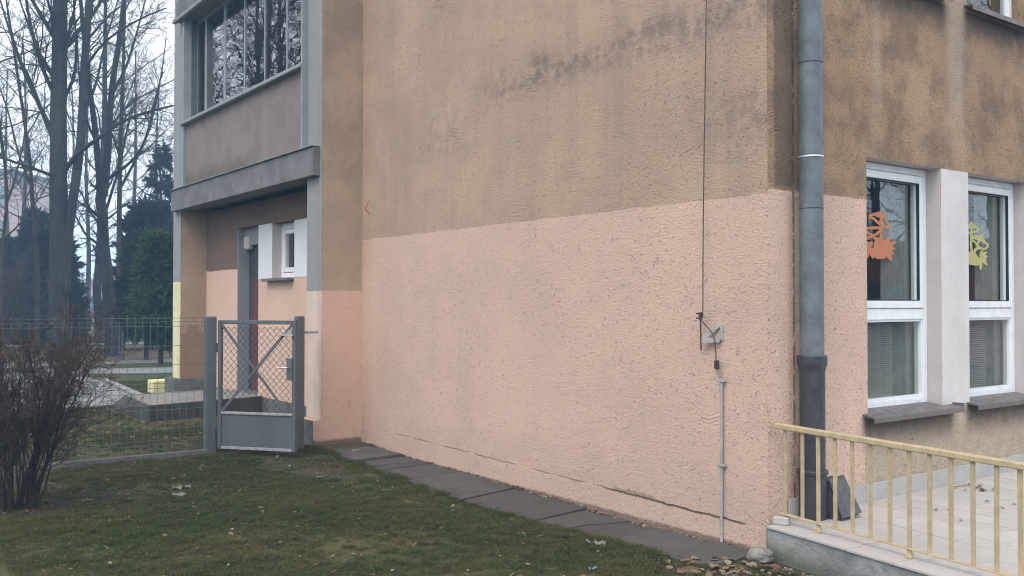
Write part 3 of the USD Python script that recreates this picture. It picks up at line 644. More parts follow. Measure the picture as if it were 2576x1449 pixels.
single('paper_cutout', ext_yz(max(p1.geoms, key=lambda q: q.area) if p1.geom_type == 'MultiPolygon' else p1, xw+.0005, xw+.0015), M_orange, 'orange paper cut-out of mushrooms and leaves stuck on the nearer window', 'paper cutout')
s2 = [ln([(1795, 340), (1760, 400), (1700, 450), (1660, 490), (1740, 500), (1800, 490), (1860, 470), (1900, 440), (1870, 400), (1800, 360)], 16), Polygon([(1795, 320), (1840, 375), (1890, 410), (1800, 430), (1740, 430)]), ln([(1795, 420), (1790, 560), (1785, 700), (1800, 800)], 17),
      Polygon([(1955, 490), (1985, 580), (2045, 660), (1990, 650), (1900, 600), (1800, 585), (1810, 540), (1920, 520)]), ln([(2040, 650), (2035, 700), (1990, 735), (1920, 715), (1880, 680), (1910, 590)], 15), ln([(1800, 600), (1850, 640), (1890, 700), (1830, 800)], 14), ln([(1930, 720), (1850, 745), (1830, 800)], 16),
      Polygon([(1700, 800), (1830, 780), (1900, 860), (1905, 985), (1850, 995), (1700, 980)])]
s2 += [leaf((1925, 870), a, l, 26) for a, l in ((-75, 130), (-45, 145), (-15, 120), (20, 110), (45, 160), (88, 200), (120, 110))]
s2 += [leaf((1700, 860), a, l, 26) for a, l in ((180, 130), (-140, 130), (140, 140), (100, 110))]
p2 = stickers(.001128, 2.9-.001128*1760, .000567, 2.27+.000567*400, s2).buffer(.0008)
single('paper_cutout', ext_yz(max(p2.geoms, key=lambda q: q.area) if p2.geom_type == 'MultiPolygon' else p2, xw+.0005, xw+.0015), M_yelpap, 'yellow paper cut-out of mushrooms and leaves stuck on the farther window', 'paper cutout')
# ------------------------------------------------------------------ wire mesh fence, gate
M_fence = plain('green_grey_fence_wire', (.105, .13, .12), .55, .35, .1, .12, 8)
M_gate = plain('grey_gate_paint', (.078, .086, .092), .55, .35, 0, .12, 5, .0008, 40, (.09, .10, .10), .3)
M_gate2 = plain('worn_grey_gate_paint', (.24, .25, .255), .65, .3, 0, .25, 18)
M_chain = plain('rusty_chain_link', (.055, .042, .036), .8, .25, .2, .2, 30)
FX = -5.965
fn = thing('wire_fence', 'welded wire mesh fence with folded strands running left from the gate', 'fence', (FX, -1.80, 0))
hz = [(1.45, 0), (1.41, -.012), (1.365, 0), (1.16, 0), (.965, 0), (.775, 0), (.725, -.022), (.675, 0), (.50, 0), (.30, 0), (.19, 0), (.145, -.022), (.10, 0)]
FE = 3.2
for z, dx in hz: part('horizontal_wire', tube([(dx-.004, .02, z), (dx-.004, -FE, z-.0)], .0027, 5), M_fence, fn)
yy = -.03
while yy > -FE:
    pts = [(0, yy, 1.485)]+[(dx*1.0+.003, yy, z) for z, dx in hz]+[(0.003, yy, .065)]
    part('vertical_wire', tube(pts, .0021, 5), M_fence, fn); yy -= .075
part('base_board', cb(-.025, .025, -FE, .05, -.1, .055, .006), M_plinth, fn, label='low concrete board under the fence')
part('fence_post', cb(-.03, .03, -2.53, -2.47, -.1, 1.5, .004), M_fence, fn)
gt = thing('garden_gate', 'grey steel gate with chain link, crossed braces and a lower sheet, standing ajar', 'gate', (-6.0, -1.725, 0))
PL = np.array([0, 0]); PR = np.array([.262, .905])
part('gate_post', cb(-.055, .055, -.055, .055, -.1, 1.462, .008), M_gate, gt)
pr = cb(-.045, .045, -.045, .045, -.1, 1.462, .008); pr.apply_translation((PR[0], PR[1], 0)); part('gate_post', pr, M_gate, gt)
part('stay_bar', beam((PR[0], PR[1], 1.28), (PR[0]+.02, PR[1]+.22, 1.28), .006, .025, .001), M_gate2, gt)
A = np.array(atz(549, 1128, .055))[:2]-np.array([-6.0, -1.725]); Bq = np.array(atz(745, 1137, .055))[:2]-np.array([-6.0, -1.725])
gl = Bq-A; GW = np.linalg.norm(gl); gdir = gl/GW; gth = math.atan2(gdir[1], gdir[0])
TG = trimesh.transformations.translation_matrix((A[0], A[1], 0)) @ trimesh.transformations.rotation_matrix(gth, (0, 0, 1))
def gp(name, m, mat, **k): m.apply_transform(TG); return part(name, m, mat, gt, **k)
z0, z1 = .055, 1.425; s = .042
gp('stile', cb(0, s, -.02, .02, z0, z1, .004), M_gate); gp('stile', cb(GW-s, GW, -.02, .02, z0, z1, .004), M_gate)
gp('top_bar', cb(s, GW-s, -.0195, .0195, z1-.042, z1-.0005, .004), M_gate); gp('bottom_bar', cb(s, GW-s, -.0195, .0195, z0, z0+.03, .003), M_gate2)
gp('middle_bar', cb(s, GW-s, -.0195, .0195, .425, .452, .004), M_gate2)
gp('lower_sheet', cb(s, GW-s, -.006, .004, z0+.03, .425, .002), M_gate)
for aa, bb in (((s, z1-.045), (GW-s-.06, .455)), ((s+.01, .455), (GW-s, z1-.045))):
    gp('brace', beam((aa[0], -.012 if aa[1] > 1 else -.016, aa[1]), (bb[0], -.012 if aa[1] > 1 else -.016, bb[1]), .006, .03, .002), M_gate)
cl = []
mw, zz0, zz1 = .072, .455, z1-.045
n_ = int((GW-2*s)/mw*2)+1
for i in range(n_*1+1):                                   # zig-zag wires hooked into each other
    xs0 = s+i*mw*.5; pts = []; k = 0; z = zz0
    while z <= zz1+1e-6:
        xx = min(max(xs0+(mw*.53 if ((k+i) % 2) else -mw*.03), s), GW-s); pts.append((xx, .004*(1 if k % 2 else -1), z)); z += mw*.52; k += 1
    if xs0 < GW-s: cl.append(tube(pts,   .0030, 4, False))
gp('chain_link', cat(cl), M_chain, kind='stuff')
gp('lock_box', cb(GW-.10, GW-.035, -.034, -.0205, .80, 1.03, .003), M_gate); gp('door_handle', cat([tube([(GW-.07, -.035, .935), (GW-.07, -.075, .935)], .008, 8), tube([(GW-.065, -.075, .935), (GW-.11, -.078, .937), (GW-.18, -.07, .928)], .009, 8)]), plain('steel_handle', (.55, .56, .58), .35, .5, .8, .05))
gp('latch_plate', cb(GW-.19, GW-.02, -.05, -.022, 1.262, 1.276, .002), M_yel); gp('latch_gusset', extrude(Polygon([(GW-.15, 1.277), (GW-.03, 1.277), (GW-.05, 1.34)]), .006).apply_transform(np.array([[1, 0, 0, 0], [0, 0, -1, -.021], [0, 1, 0, 0], [0, 0, 0, 1.]])), M_gate2)
for zc in (1.13, .22): gp('hinge', cb(-.035, .0, -.014, .014, zc-.05, zc+.05, .004), M_iron)
# ------------------------------------------------------------------ landing and paths behind the fence
ld = struct('entrance_landing', trimesh.convex.convex_hull(np.array([(-8.27, -1.73, z) for z in (-.1, .31)]+[(-8.58, -.12, z) for z in (-.1, .31)]+[(-9.91, -1.61, .31), (-10.5, -1.74, .05), (-10.5, -.12, .05), (-10.0, -.12, .31), (-10.5, -1.74, -.1), (-10.5, -.12, -.1)])), plain('dark_landing_concrete', (.055, .058, .055), .9, .15, 0, .25, 5, .006, 50, (.035, .04, .03), .6), 'concrete entrance landing with a sloping end under the loggia')
tpz = Polygon([(-8.285, -1.715), (-8.59, -.121), (-9.99, -.121), (-9.90, -1.60)]); m = extrude(tpz, .006); m.apply_translation((0, 0, .311))
part('landing_top', m, plain('landing_screed', (.21, .20, .185), .9, .15, 0, .12, 5, .003, 50), ld)
def sheet(poly, z, name, mat, label, th=.02):
    m = extrude(poly, th); m.apply_translation((0, 0, z-th)); return struct(name, m, mat, label)
M_path = plain('path_concrete', (.18, .185, .19), .9, .15, 0, .12, 3, .004, 40)
M_kerb = plain('path_kerb', (.24, .24, .235), .9, .15, 0, .15, 6)
sheet(Polygon([(-10.52, -1.6), (-10.6, -3.1), (-15, -3.9), (-20.5, -2.6), (-17.2, -.85), (-15.3, -.72), (-11.6, -1.05), (-10.52, -.3)]), .125, 'path', M_path, 'pale concrete path leading to the entrance landing')
sheet(Polygon([(-17.6, -1.2), (-16.6, .75), (-15.4, 6), (-17.0, 6.2), (-18.3, 1.2), (-19.2, -1.0)]), .130, 'path', M_path, 'pale crossing path beyond the lawn of the yard')
sheet(Polygon([(-10.5, -.3), (-11.65, -1.0), (-15.3, -.66), (-15.3, -.56), (-11.6, -.88), (-10.5, -.15)]), .150, 'kerb', M_kerb, 'thin pale kerb along the yard path', .06)
sheet(Polygon([(-20.6, -4), (-20.2, 12), (-21.6, 12), (-22.0, -4)]), .118, 'path', plain('grey_earth_path', (.16, .165, .15), .95, .1, 0, .2, 2), 'grey worn track behind the fence posts')
sheet(Polygon([(-33, -8), (-31.5, 25), (-33.0, 25), (-34.6, -8)]), .12, 'path', M_kerb, 'pale path across the park behind the trees')
sheet(Polygon([(-46, -8), (-44, 30), (-47.0, 30), (-49, -8)]), .12, 'path', M_kerb, 'far pale path in front of the flat roofed hall')
sheet(Polygon([(-58, -20), (-54, 50), (-63.0, 50), (-66, -20)]), .12, 'road', plain('road_grey', (.22, .225, .23), .9, .15), 'grey road before the flat roofed hall')
yq = atz(399, 991, .09); yb = cb(-.15, .15, -.19, .19, 0, .25, .02); yb.apply_translation((yq[0]-.12, yq[1]+.08, .07))
ybx = thing('yellow_box', 'pale yellow concrete block beside the foot of the left loggia wall', 'block', (0, 0, 0))
part('body', yb, plain('pale_yellow_paint', (.56, .53, .27), .8, .2, 0, .12, 6), ybx)
# ------------------------------------------------------------------ trees
def make_branches(rng, S, Dv, Ln, R0, k=6, wander=.18, up=.10, tip=.35):
    n = len(S); P = np.zeros((n, k, 3)); P[:, 0] = S; dd = Dv/np.linalg.norm(Dv, axis=1, keepdims=True)
    step = (Ln/(k-1))[:, None]
    for i in range(1, k):
        dd = dd+rng.normal(0, wander, (n, 3))*(1 if i > 1 else .4); dd[:, 2] += up; dd /= np.linalg.norm(dd, axis=1, keepdims=True); P[:, i] = P[:, i-1]+dd*step
    R = R0[:, None]*np.linspace(1, tip, k)[None]; return P, R
def sprout(rng, P, R, per, tmin, tmax, amin, amax, lf, lj=.35, rf=.55, rmin=.004):
    n, k, _ = P.shape; Ln = np.linalg.norm(np.diff(P, axis=1), axis=2).sum(1)
    cnt = np.broadcast_to(per, n) if np.ndim(per) else np.full(n, per)
    idx = np.repeat(np.arange(n), cnt); t = rng.uniform(tmin, tmax, len(idx)); fi = t*(k-1); i0 = np.clip(fi.astype(int), 0, k-2); fr = (fi-i0)[:, None]
    S = P[idx, i0]*(1-fr)+P[idx, i0+1]*fr; T = P[idx, i0+1]-P[idx, i0]; T /= np.linalg.norm(T, axis=1, keepdims=True)
    r = R[idx, i0]*(1-fr[:, 0])+R[idx, i0+1]*fr[:, 0]
    q = rng.normal(0, 1, (len(idx), 3)); q -= (q*T).sum(1, keepdims=True)*T; q /= np.linalg.norm(q, axis=1, keepdims=True)
    a = np.radians(rng.uniform(amin, amax, len(idx)))[:, None]; Dv = T*np.cos(a)+q*np.sin(a)
    L_ = Ln[idx]*lf*(1.15-.75*t)*rng.uniform(1-lj, 1+lj, len(idx)); return S, Dv, L_, np.maximum(r*rf, rmin)
def resample(pts, n): return smooth_path(pts, n)
def build_tree(name, label, trunk, limbs, seed, d, mats, group=None, lv=(5, 6, 5), auto=10, limb_len=.34, twig=.0036, tmin=.35, per_limb=9, loc=None):
    """trunk and limbs: lists of (points, r0, r1); the finer branching grows from them."""
    rng = np.random.default_rng(seed); base = np.array(trunk[0][0][0]) if loc is None else np.array(loc)
    tb_, P1, R1 = [], [], []
    for pts, r0, r1 in trunk:
        q = resample(pts, 26); q += np.random.default_rng(seed+1).normal(0, r0*.05, q.shape)*np.linspace(0, 1, 26)[:, None]; r = np.linspace(r0, r1, 26); r[0] *= 1.35; r[1] *= 1.12
        tb_.append(tubes((q-base)[None], r[None], 10)); P1.append(q); R1.append(r)
    P1 = np.array(P1); R1 = np.array(R1)
    cr = []
    L1 = []
    for pts, r0, r1 in limbs:
        q = resample(pts, 14); L1.append((q, np.linspace(r0, r1, 14)))
    PA, RA = [], []
    for q, r in L1: PA.append(q); RA.append(r)
    if auto:
        S, Dv, L_, r = sprout(rng, P1, R1, auto, tmin, .98, 35, 72, limb_len, .35, .36, .02)
        P, R = make_branches(rng, S, Dv, L_, r, 14, .07, .035, .22); PA += list(P); RA += list(R)
    PA = np.array(PA); RA = np.array(RA); cr.append(tubes(PA-base, RA, 6))
    S, Dv, L_, r = sprout(rng, PA, RA, per_limb, .12, .98, 30, 75, .42, .4, .42, .007)
    P, R = make_branches(rng, S, Dv, L_, r, 7, .12, .02, .35); cr.append(tubes(P-base, R, 4))
    S, Dv, L_, r = sprout(rng, P, R, max(2, lv[1]-2), .15, 1., 28, 70, .55, .4, .55, twig*1.1)
    P, R = make_branches(rng, S, Dv, L_, r, 5, .14, .01, .5); cr.append(tubes(P-base, R, 3))
    S, Dv, L_, r = sprout(rng, P, R, max(2, lv[2]-2), .15, 1., 25, 65, .6, .4, .6, twig*.85)
    P, R = make_branches(rng, S, Dv, L_, r, 4, .14, .04, .6); cr.append(tubes(P-base, R, 3))
    t = thing(name, label, 'tree', base, 0, group)
    part('trunk', joinvf(tb_), mats, t, smooth=True); part('crown', joinvf(cr), mats, t, smooth=True)
    return t
def barkmat(name, c):
    g = G(); p, x, y, z = g.pos()
    n = g.noise(g.mapv(p, (6, 6, 1.1)), 2.2, 4, .65); n2 = g.noise(p, 1.2, 3)
    col = g.mix(g.ss(n, .3, .7), tuple(v*.65 for v in c), tuple(v*1.25 for v in c)); col = g.mix(g.ss(n2, .5, .7)*.4, col, (.06, .075, .05))
    return g.done(name, g.bsdf(col, .92, g.bump(n, .03), .1))
M_bark = barkmat('grey_bark', (.045, .044, .046)); M_bark2 = barkmat('brown_bark', (.055, .047, .042))
def pw(pts, d, dd=0.): return [atd(u, v, d+dd*i/max(1, len(pts)-1)) for i, (u, v) in enumerate(pts)]
G1 = 'bare trees beyond the fence'
d = 25.
build_tree('bare_tree', 'tallest bare tree with the thickest twin trunk left of the building', [
    (pw([(148, 915), (148, 760), (148, 600), (147, 300), (152, 0), (156, -330), (150, -600)], d), .27, .13),
    (pw([(160, 735), (168, 620), (184, 500), (204, 340), (212, 180), (224, 0), (240, -280), (250, -480)], d), .14, .06)],
    [(pw([(138, 240), (100, 150), (66, 0), (50, -160)], d, -1.5), .06, .02), (pw([(137, 360), (105, 280), (60, 180), (25, 80), (-5, -20)], d, 1.5), .065, .02),
     (pw([(136, 446), (115, 435), (50, 412), (0, 396), (-60, 380)], d, -2.), .05, .02), (pw([(138, 330), (112, 290), (80, 210), (40, 120), (20, 20)], d, -.5), .05, .016),
     (pw([(167, 425), (190, 392), (245, 350), (310, 305), (380, 280), (445, 264)], d, -1.0), .065, .022), (pw([(207, 290), (240, 215), (262, 120), (300, -10)], d, 1.5), .045, .015),
     (pw([(160, 250), (190, 170), (190, 80), (180, -60)], d, 1.), .05, .016), (pw([(150, 150), (180, 60), (200, -60)], d, -1.5), .05, .016), (pw([(148, 100), (120, 0), (100, -120)], d, -1.), .05, .016),
     (pw([(212, 180), (260, 110), (330, 60), (420, 20)], d, -2.), .04, .014)], 11, d, M_bark, G1, auto=7, per_limb=13, lv=(5, 6, 5), tmin=.45, limb_len=.28)
d = 27.
build_tree('bare_tree', 'bare tree with a crooked forked trunk between the twin trunk and the spruce', [
    (pw([(282, 903), (278, 800), (268, 690), (260, 600), (256, 520), (256, 470)], d), .20, .145),
    (pw([(255, 490), (247, 415), (240, 330), (228, 240), (214, 120), (200, -40), (190, -200)], d, -1), .10, .03),
    (pw([(258, 490), (270, 400), (276, 290), (286, 190), (300, 100), (312, 0), (330, -180), (335, -320)], d, 1.5), .115, .035)],
    [(pw([(258, 622), (235, 605), (220, 595), (200, 562), (186, 530), (182, 490)], d, .8), .05, .018), (pw([(264, 540), (285, 470), (300, 420), (320, 330), (345, 240)], d, 1.), .045, .015),
     (pw([(262, 455), (300, 430), (345, 390), (372, 330), (385, 270), (410, 180)], d, -1), .05, .016), (pw([(243, 360), (215, 290), (200, 200), (195, 90)], d, -1), .04, .014),
     (pw([(280, 240), (320, 160), (350, 60), (380, -60)], d, 1), .045, .015), (pw([(275, 330), (330, 260), (400, 220), (460, 190)], d, 2), .04, .014)], 22, d, M_bark, G1, auto=6, per_limb=13, lv=(5, 6, 5), tmin=.5, limb_len=.3)
d = 36.
build_tree('bare_tree', 'slim straight bare tree just behind the crooked forked one', [(pw([(252, 866), (248, 790), (243, 730), (250, 650), (256, 480), (262, 300), (265, 100), (262, -100)], d), .17, .05)], [], 33, d, M_bark, G1, auto=20, tmin=.3, per_limb=9, lv=(5, 6, 5), twig=.006)
d = 30.
build_tree('bare_tree', 'thin bare tree rising through the spruce beside the building', [(pw([(305, 890), (301, 740), (300, 560), (302, 400), (306, 280), (312, 100), (318, -80)], d), .105, .03)],
    [(pw([(304, 470), (318, 445), (345, 395), (372, 335), (400, 220), (418, 90)], d, 1), .05, .015), (pw([(303, 400), (280, 330), (262, 250)], d, -1), .04, .014)], 44, d, M_bark2, G1, auto=10, tmin=.4, per_limb=9, lv=(5, 6, 5), twig=.005)
d = 28.
build_tree('bare_tree', 'thin leaning bare tree left of the twin trunk', [(pw([(92, 890), (94, 700), (84, 540), (74, 400), (52, 240), (28, 80), (5, -80)], d), .085, .025)], [(pw([(80, 470), (45, 380), (20, 280), (-20, 180)], d, 1), .04, .014)], 55, d, M_bark2, G1, auto=12, tmin=.35, per_limb=9, lv=(5, 6, 5), twig=.005)
d = 20.
build_tree('bare_tree', 'crooked young bare tree at the left edge of the picture', [(pw([(4, 960), (2, 760), (8, 600), (18, 500), (14, 430), (2, 340), (-10, 220), (-30, 60)], d), .05, .015)], [(pw([(14, 520), (40, 440), (60, 350), (70, 260)], d, 1), .025, .01)], 66, d, M_bark2, G1, auto=8, tmin=.35, per_limb=7, lv=(5, 5, 4), twig=.0045, limb_len=.3)
# background trees, one grown and then copied
rng = np.random.default_rng(77)
bt = build_tree('far_bare_tree', 'distant bare tree behind the twin trunk', [([(-50, 6.5, 0), (-50, 6.6, 4), (-49.8, 6.4, 9), (-49.9, 6.6, 15)], .15, .03)], [], 78, 50, M_bark2, 'distant bare trees', auto=18, tmin=.2, per_limb=7, lv=(5, 5, 4), twig=.009, limb_len=.40)
for (u, v, dd, sc, rz, lab) in ((330, 0, 50, 1.0, 1., 'distant bare tree behind the spruce'), (172, 0, 58, 1.05, 2., 'distant bare tree in the gap left of the crooked trunk'), (60, 0, 46, .95, 3.3, 'distant bare tree left of the twin trunk'), (20, 0, 60, 1.1, 4.4, 'distant bare tree near the apartment block'), (400, 0, 62, 1.1, 5.2, 'distant bare tree beside the building edge'), (-60, 0, 48, 1.05, 1.9, 'distant bare tree outside the left edge')):
    q = atd(u, 764, dd); copy_of(bt, (q[0], q[1], .1), rz, lab, sc)
# trees the loggia glazing mirrors
MIRR = ((-30., -9.5, 1., 'bare tree reflected between the middle loggia mullions'), (-38., -9.0, 1.15, 'tall bare tree reflected behind the others in the loggia glazing'), (-22.5, -6.4, .85, 'smaller bare tree reflected at the left loggia mullion'), (-29., -13.5, 1.1, 'bare tree reflected deep in the right loggia pane'), (-20., -14.5, 1., 'bare tree reflected at the right edge of the glazing'))
bt2 = build_tree('mirrored_bare_tree', 'bare tree reflected in the middle of the loggia glazing', [([(-27, -7.5, 0), (-27, -7.4, 4), (-26.8, -7.6, 9), (-26.9, -7.5, 15)], .2, .05)], [], 90, 30, M_bark, 'bare trees mirrored in the loggia glazing', auto=24, tmin=.16, per_limb=9, lv=(5, 7, 5), twig=.008, limb_len=.42)
for k, (px, py, sc, lab) in enumerate(((-21., -9.2, .9, 'bare tree reflected in the right part of the loggia glazing'), (-33., -6.5, 1.1, 'bare tree reflected in the left part of the loggia glazing'), (-24., -12.5, 1.1, 'bare tree reflected at the right end of the loggia glazing'), (-17., -12.0, .9, 'bare tree reflected low beside the right loggia mullion'))+MIRR):
    copy_of(bt2, (px, py, 0), 1.3*k+.7, lab, sc)
copy_of(bt2, (8.5, 20.5, 0), 2.2, 'bare tree reflected in the top of the nearer window', .75)
copy_of(bt2, (15.5, 26, 0), 4.2, 'bare tree reflected in the top of the farther window', .8)

# evergreens
def needlemat(name, c, c2, sc=1.5):
    g = G(); p, x, y, z = g.pos(); n = g.noise(p, sc, 3, .6); r = g.add('geometry', 'random_per_island')
    col = g.mix(g.ss(n, .35, .65), c, c2); col = g.mix(r*.5, col, tuple(v*.45 for v in c))
    a = g.bsdf(col, .85, None, .15); b = g.add('translucent_bsdf', 'BSDF', color=col)
    return g.done(name, g.add('mix_closure', 'closure', fac=.18, closure1=a, closure2=b))
M_spruce = needlemat('dark_spruce_needles', (.022, .034, .028), (.032, .045, .036)); M_juni = needlemat('green_juniper_needles', (.026, .062, .026), (.045, .088, .034))
def sprays(rng, P, n, ln_, w, droop=-.3, along=.7):
    """Slim needle sprays set along the branch polylines P."""
    m, k, _ = P.shape; idx = np.repeat(np.arange(m), n); t = rng.uniform(.15, 1., len(idx))*(k-1); i0 = np.clip(t.astype(int), 0, k-2); fr = (t-i0)[:, None]
    S = P[idx, i0]*(1-fr)+P[idx, i0+1]*fr; T = P[idx, i0+1]-P[idx, i0]; T /= np.linalg.norm(T, axis=1, keepdims=True)
    Dv = T*along+rng.normal(0, .5, S.shape); Dv[:, 2] += droop; Dv /= np.linalg.norm(Dv, axis=1, keepdims=True)
    q = np.cross(Dv, rng.normal(0, 1, S.shape)); q /= np.linalg.norm(q, axis=1, keepdims=True); l = ln_*rng.uniform(.5, 1.4, len(S))[:, None]
    v = np.stack([S-q*w*.35, S+Dv*l*.5+q*w, S+Dv*l, S+Dv*l*.55-q*w], 1).reshape(-1, 3); b = np.arange(len(S))[:, None]*4
    return v, np.vstack([b+[0, 1, 2], b+[0, 2, 3]])
def conifer(name, label, loc, H, W, seed, mat, base=.06, nb=150, spray=34, ln_=.30, w=.035, droop=-.35, upw=False, pw_=1.0, group=None):
    rng = np.random.default_rng(seed); t = thing(name, label, 'tree', loc, 0, group)
    hh = np.linspace(0, H, 14); tr = np.stack([.03*np.sin(hh), .03*np.cos(hh*1.3), hh], 1)
    part('trunk', tubes(tr[None], np.linspace(.022*H, .01, 14)[None], 8), M_bark2, t, smooth=True)
    f = base+(1-base)*np.sort(rng.uniform(0, 1, nb))**.9; a = rng.uniform(0, 2*np.pi, nb); L_ = (W*(1-f)**pw_*rng.uniform(.65, 1.15, nb)+.15)
    S = np.stack([np.zeros(nb), np.zeros(nb), f*H], 1); el = rng.uniform(.5, .9, nb) if upw else rng.uniform(-.15, .25, nb)
    Dv = np.stack([np.cos(a), np.sin(a), el], 1); P, R = make_branches(rng, S, Dv, L_, np.maximum(.016*L_, .008), 7, .06, .05 if upw else -.03, .3)
    S2, D2, L2, r2 = sprout(rng, P, R, 6, .2, 1., 25, 55, .45, .3, .5, .004); P2, R2 = make_branches(rng, S2, D2, L2, r2, 7, .06, .0 if not upw else .05, .5)
    tw = joinvf([tubes(P, R, 4), tubes(P2, R2, 3)]); part('branches', tw, M_bark2, t)
    part('needles', joinvf([sprays(rng, P, spray, ln_, w, droop), sprays(rng, P2, spray//3, ln_, w, droop)]), mat, t)
    return t
def gpt(u, d): q = atd(u, 764, d); return (q[0], q[1], .08)
conifer('spruce', 'tall dark spruce with a ragged top beside the building edge', gpt(403, 38), 7.9, 1.6, 201, M_spruce, nb=105, spray=15, ln_=.34, w=.045)
conifer('spruce', 'broad dark evergreen under the tall spruce', gpt(378, 31), 4.75, 1.3, 202, M_spruce, nb=150, spray=34, ln_=.34, w=.05, pw_=.45, base=.12)
conifer('juniper', 'bright green feathery juniper beside the cream column', gpt(402, 23), 3.0, .78, 203, M_juni, nb=170, spray=40, ln_=.26, w=.022, droop=.1, upw=True, pw_=.55, base=.10)
conifer('juniper', 'dark dense juniper between the crooked trunk and the building', gpt(366, 25), 3.1, .75, 204, M_spruce, nb=150, spray=40, ln_=.28, w=.03, droop=.1, upw=True, pw_=.5, base=.12)
conifer('spruce', 'dark evergreen close behind the twin trunk', gpt(135, 33), 4.1, .85, 205, M_spruce, nb=140, spray=34, ln_=.34, w=.05, pw_=.5)
conifer('spruce', 'dark pointed evergreen left of the twin trunk', gpt(92, 36), 5.0, 1.15, 206, M_spruce, nb=105, spray=20, ln_=.36, w=.05, pw_=.7)
conifer('spruce', 'low dark evergreen near the left edge', gpt(40, 37), 3.9, 1.7, 207, M_spruce, nb=140, spray=34, ln_=.36, w=.05, pw_=.45)
# shrubs of bare twigs
def shrub(name, label, loc, H, W, seed, mat, stems=26, lv=(7, 6, 5), r0=.011, tw=.0024, sub=True, lean=.55):
    rng = np.random.default_rng(seed); t = thing(name, label, 'shrub', loc)
    a = rng.uniform(0, 2*np.pi, stems); rr = rng.uniform(0, .17, stems)*W; S = np.stack([np.cos(a)*rr, np.sin(a)*rr, np.zeros(stems)-.03], 1)
    ln = rng.uniform(0, 1, stems)**.7*lean; a2 = a+rng.normal(0, .4, stems); Dv = np.stack([np.cos(a2)*ln, np.sin(a2)*ln, np.ones(stems)], 1)
    L_ = H*rng.uniform(.75, 1.05, stems)*np.sqrt(1+ln**2)*.95; P, R = make_branches(rng, S, Dv, L_, r0*rng.uniform(.6, 1.3, stems), 10, .075, .02, .28)
    stems_m = tubes(P, R, 6); cr = []
    S, Dv, L_, r = sprout(rng, P, R, lv[0], .18, .98, 15, 50, .42, .35, .55, tw*1.6); P, R = make_branches(rng, S, Dv, L_, r, 7, .11, .05, .45); cr.append(tubes(P, R, 4))
    S, Dv, L_, r = sprout(rng, P, R, lv[1], .2, 1., 25, 70, .48, .4, .6, tw*1.2); P, R = make_branches(rng, S, Dv, L_, r, 5, .2, .03, .6); cr.append(tubes(P, R, 3))
    S, Dv, L_, r = sprout(rng, P, R, lv[2], .2, 1., 25, 75, .6, .45, .7, tw); P, R = make_branches(rng, S, Dv, L_, r, 4, .22, .03, .7); cr.append(tubes(P, R, 3))
    part('stems', stems_m, mat[0], t, smooth=True); part('twigs', joinvf(cr), mat[1], t)
    return t
M_stem = barkmat('shrub_stem', (.030, .025, .022)); M_twig = plain('shrub_twig', (.060, .043, .036), .85, .15, 0, .25, 8)
shrub('bare_shrub', 'bare brown shrub with dense upright twigs in the lawn before the fence', (-4.42, -3.84, -.03), 1.52, 1.0, 301, (M_stem, M_twig), stems=38, lv=(9, 7, 5), tw=.0017, lean=.50)
M_farsh = plain('far_shrub_twig', (.075, .058, .05), .9, .1, 0, .25, 3)
for i, (u, dd, H, lab) in enumerate(((40, 34, 3.2, 'far bare shrub by the dark evergreens at the left edge'), (-30, 30, 3.0, 'far bare shrub just outside the left edge'), (120, 42, 2.6, 'far bare shrub behind the twin trunk'))):
    q = gpt(u, dd); shrub('far_bare_shrub', lab, q, H, 2.2, 310+i, (M_farsh, M_farsh), stems=30, lv=(6, 4, 3), r0=.02, tw=.007, lean=.8)
# slim steel post in the park
q = atz(309, 907, .1); tpz_ = thing('park_post', 'slim dark steel post standing right of the crooked trunk', 'post', (q[0], q[1], .05))
part('shaft', tube([(0, 0, 0), (0, 0, 1.95)], .035, 10), M_gate, tpz_); part('cap', lathe([(.0001, 1.95), (.05, 1.95), (.05, 1.97), (.0001, 2.0)], 12), M_gate, tpz_)
# ------------------------------------------------------------------ distant buildings
hb_o = atd(212, 764, 82.)
ANGH = math.atan2(RT[1], RT[0])
hall = thing('flat_roofed_hall', 'low pale flat roofed hall with roof vents seen between the trunks', 'building', (hb_o[0], hb_o[1], 0), ANGH)
M_hall = plain('hall_pale_wall', (.50, .47, .47), .9, .1, 0, .06, 1); M_hallglass = plain('hall_window_band', (.17, .20, .20), .3, .5, 0, .1, 1); M_halldoor = plain('hall_red_door', (.28, .15, .12), .8, .2)
part('wall', bx(-8, 9, 0, 10, 0, 3.45), M_hall, hall); part('roof', bx(-8.3, 9.3, -.3, 10.3, 3.452, 3.78), M_hall, hall)
for i in range(-7, 8, 2): w_ = part('window', bx(i*1.0, i+1.85, -.06, -.003, 1.0, 2.3), M_hallglass, hall); part('window_bar', bx(i+.9, i+.95, -.085, -.061, 1.0, 2.3), M_hall, w_)
part('door', bx(.35, 1.6, -.05, -.002, .0, .98), M_halldoor, hall)
for i in range(4):
    xx = -.95+i*.52; part('roof_vent', cat([tube([(xx, .6, 3.78), (xx, .6, 4.02)], .07, 8), lathe([(.0001, 4.02), (.11, 4.02), (.19, 4.16), (.0001, 4.2)], 10, (xx, .6, 0))]), M_door, hall)
q = atd(-35, 764, 75.)
apt = thing('apartment_block', 'tall faded pink apartment block behind the trees at the left edge', 'building', (q[0], q[1], 0), ANGH)
M_apt = plain('faded_pink_render', (.42, .33, .31), .9, .1, 0, .08, 1)
part('wall', bx(-8, 1.75, 0, 10, 0, 12.0), M_apt, apt); part('roof', bx(-8.2, 1.95, -.2, 10.2, 12.001, 12.35), M_greyconc, apt)
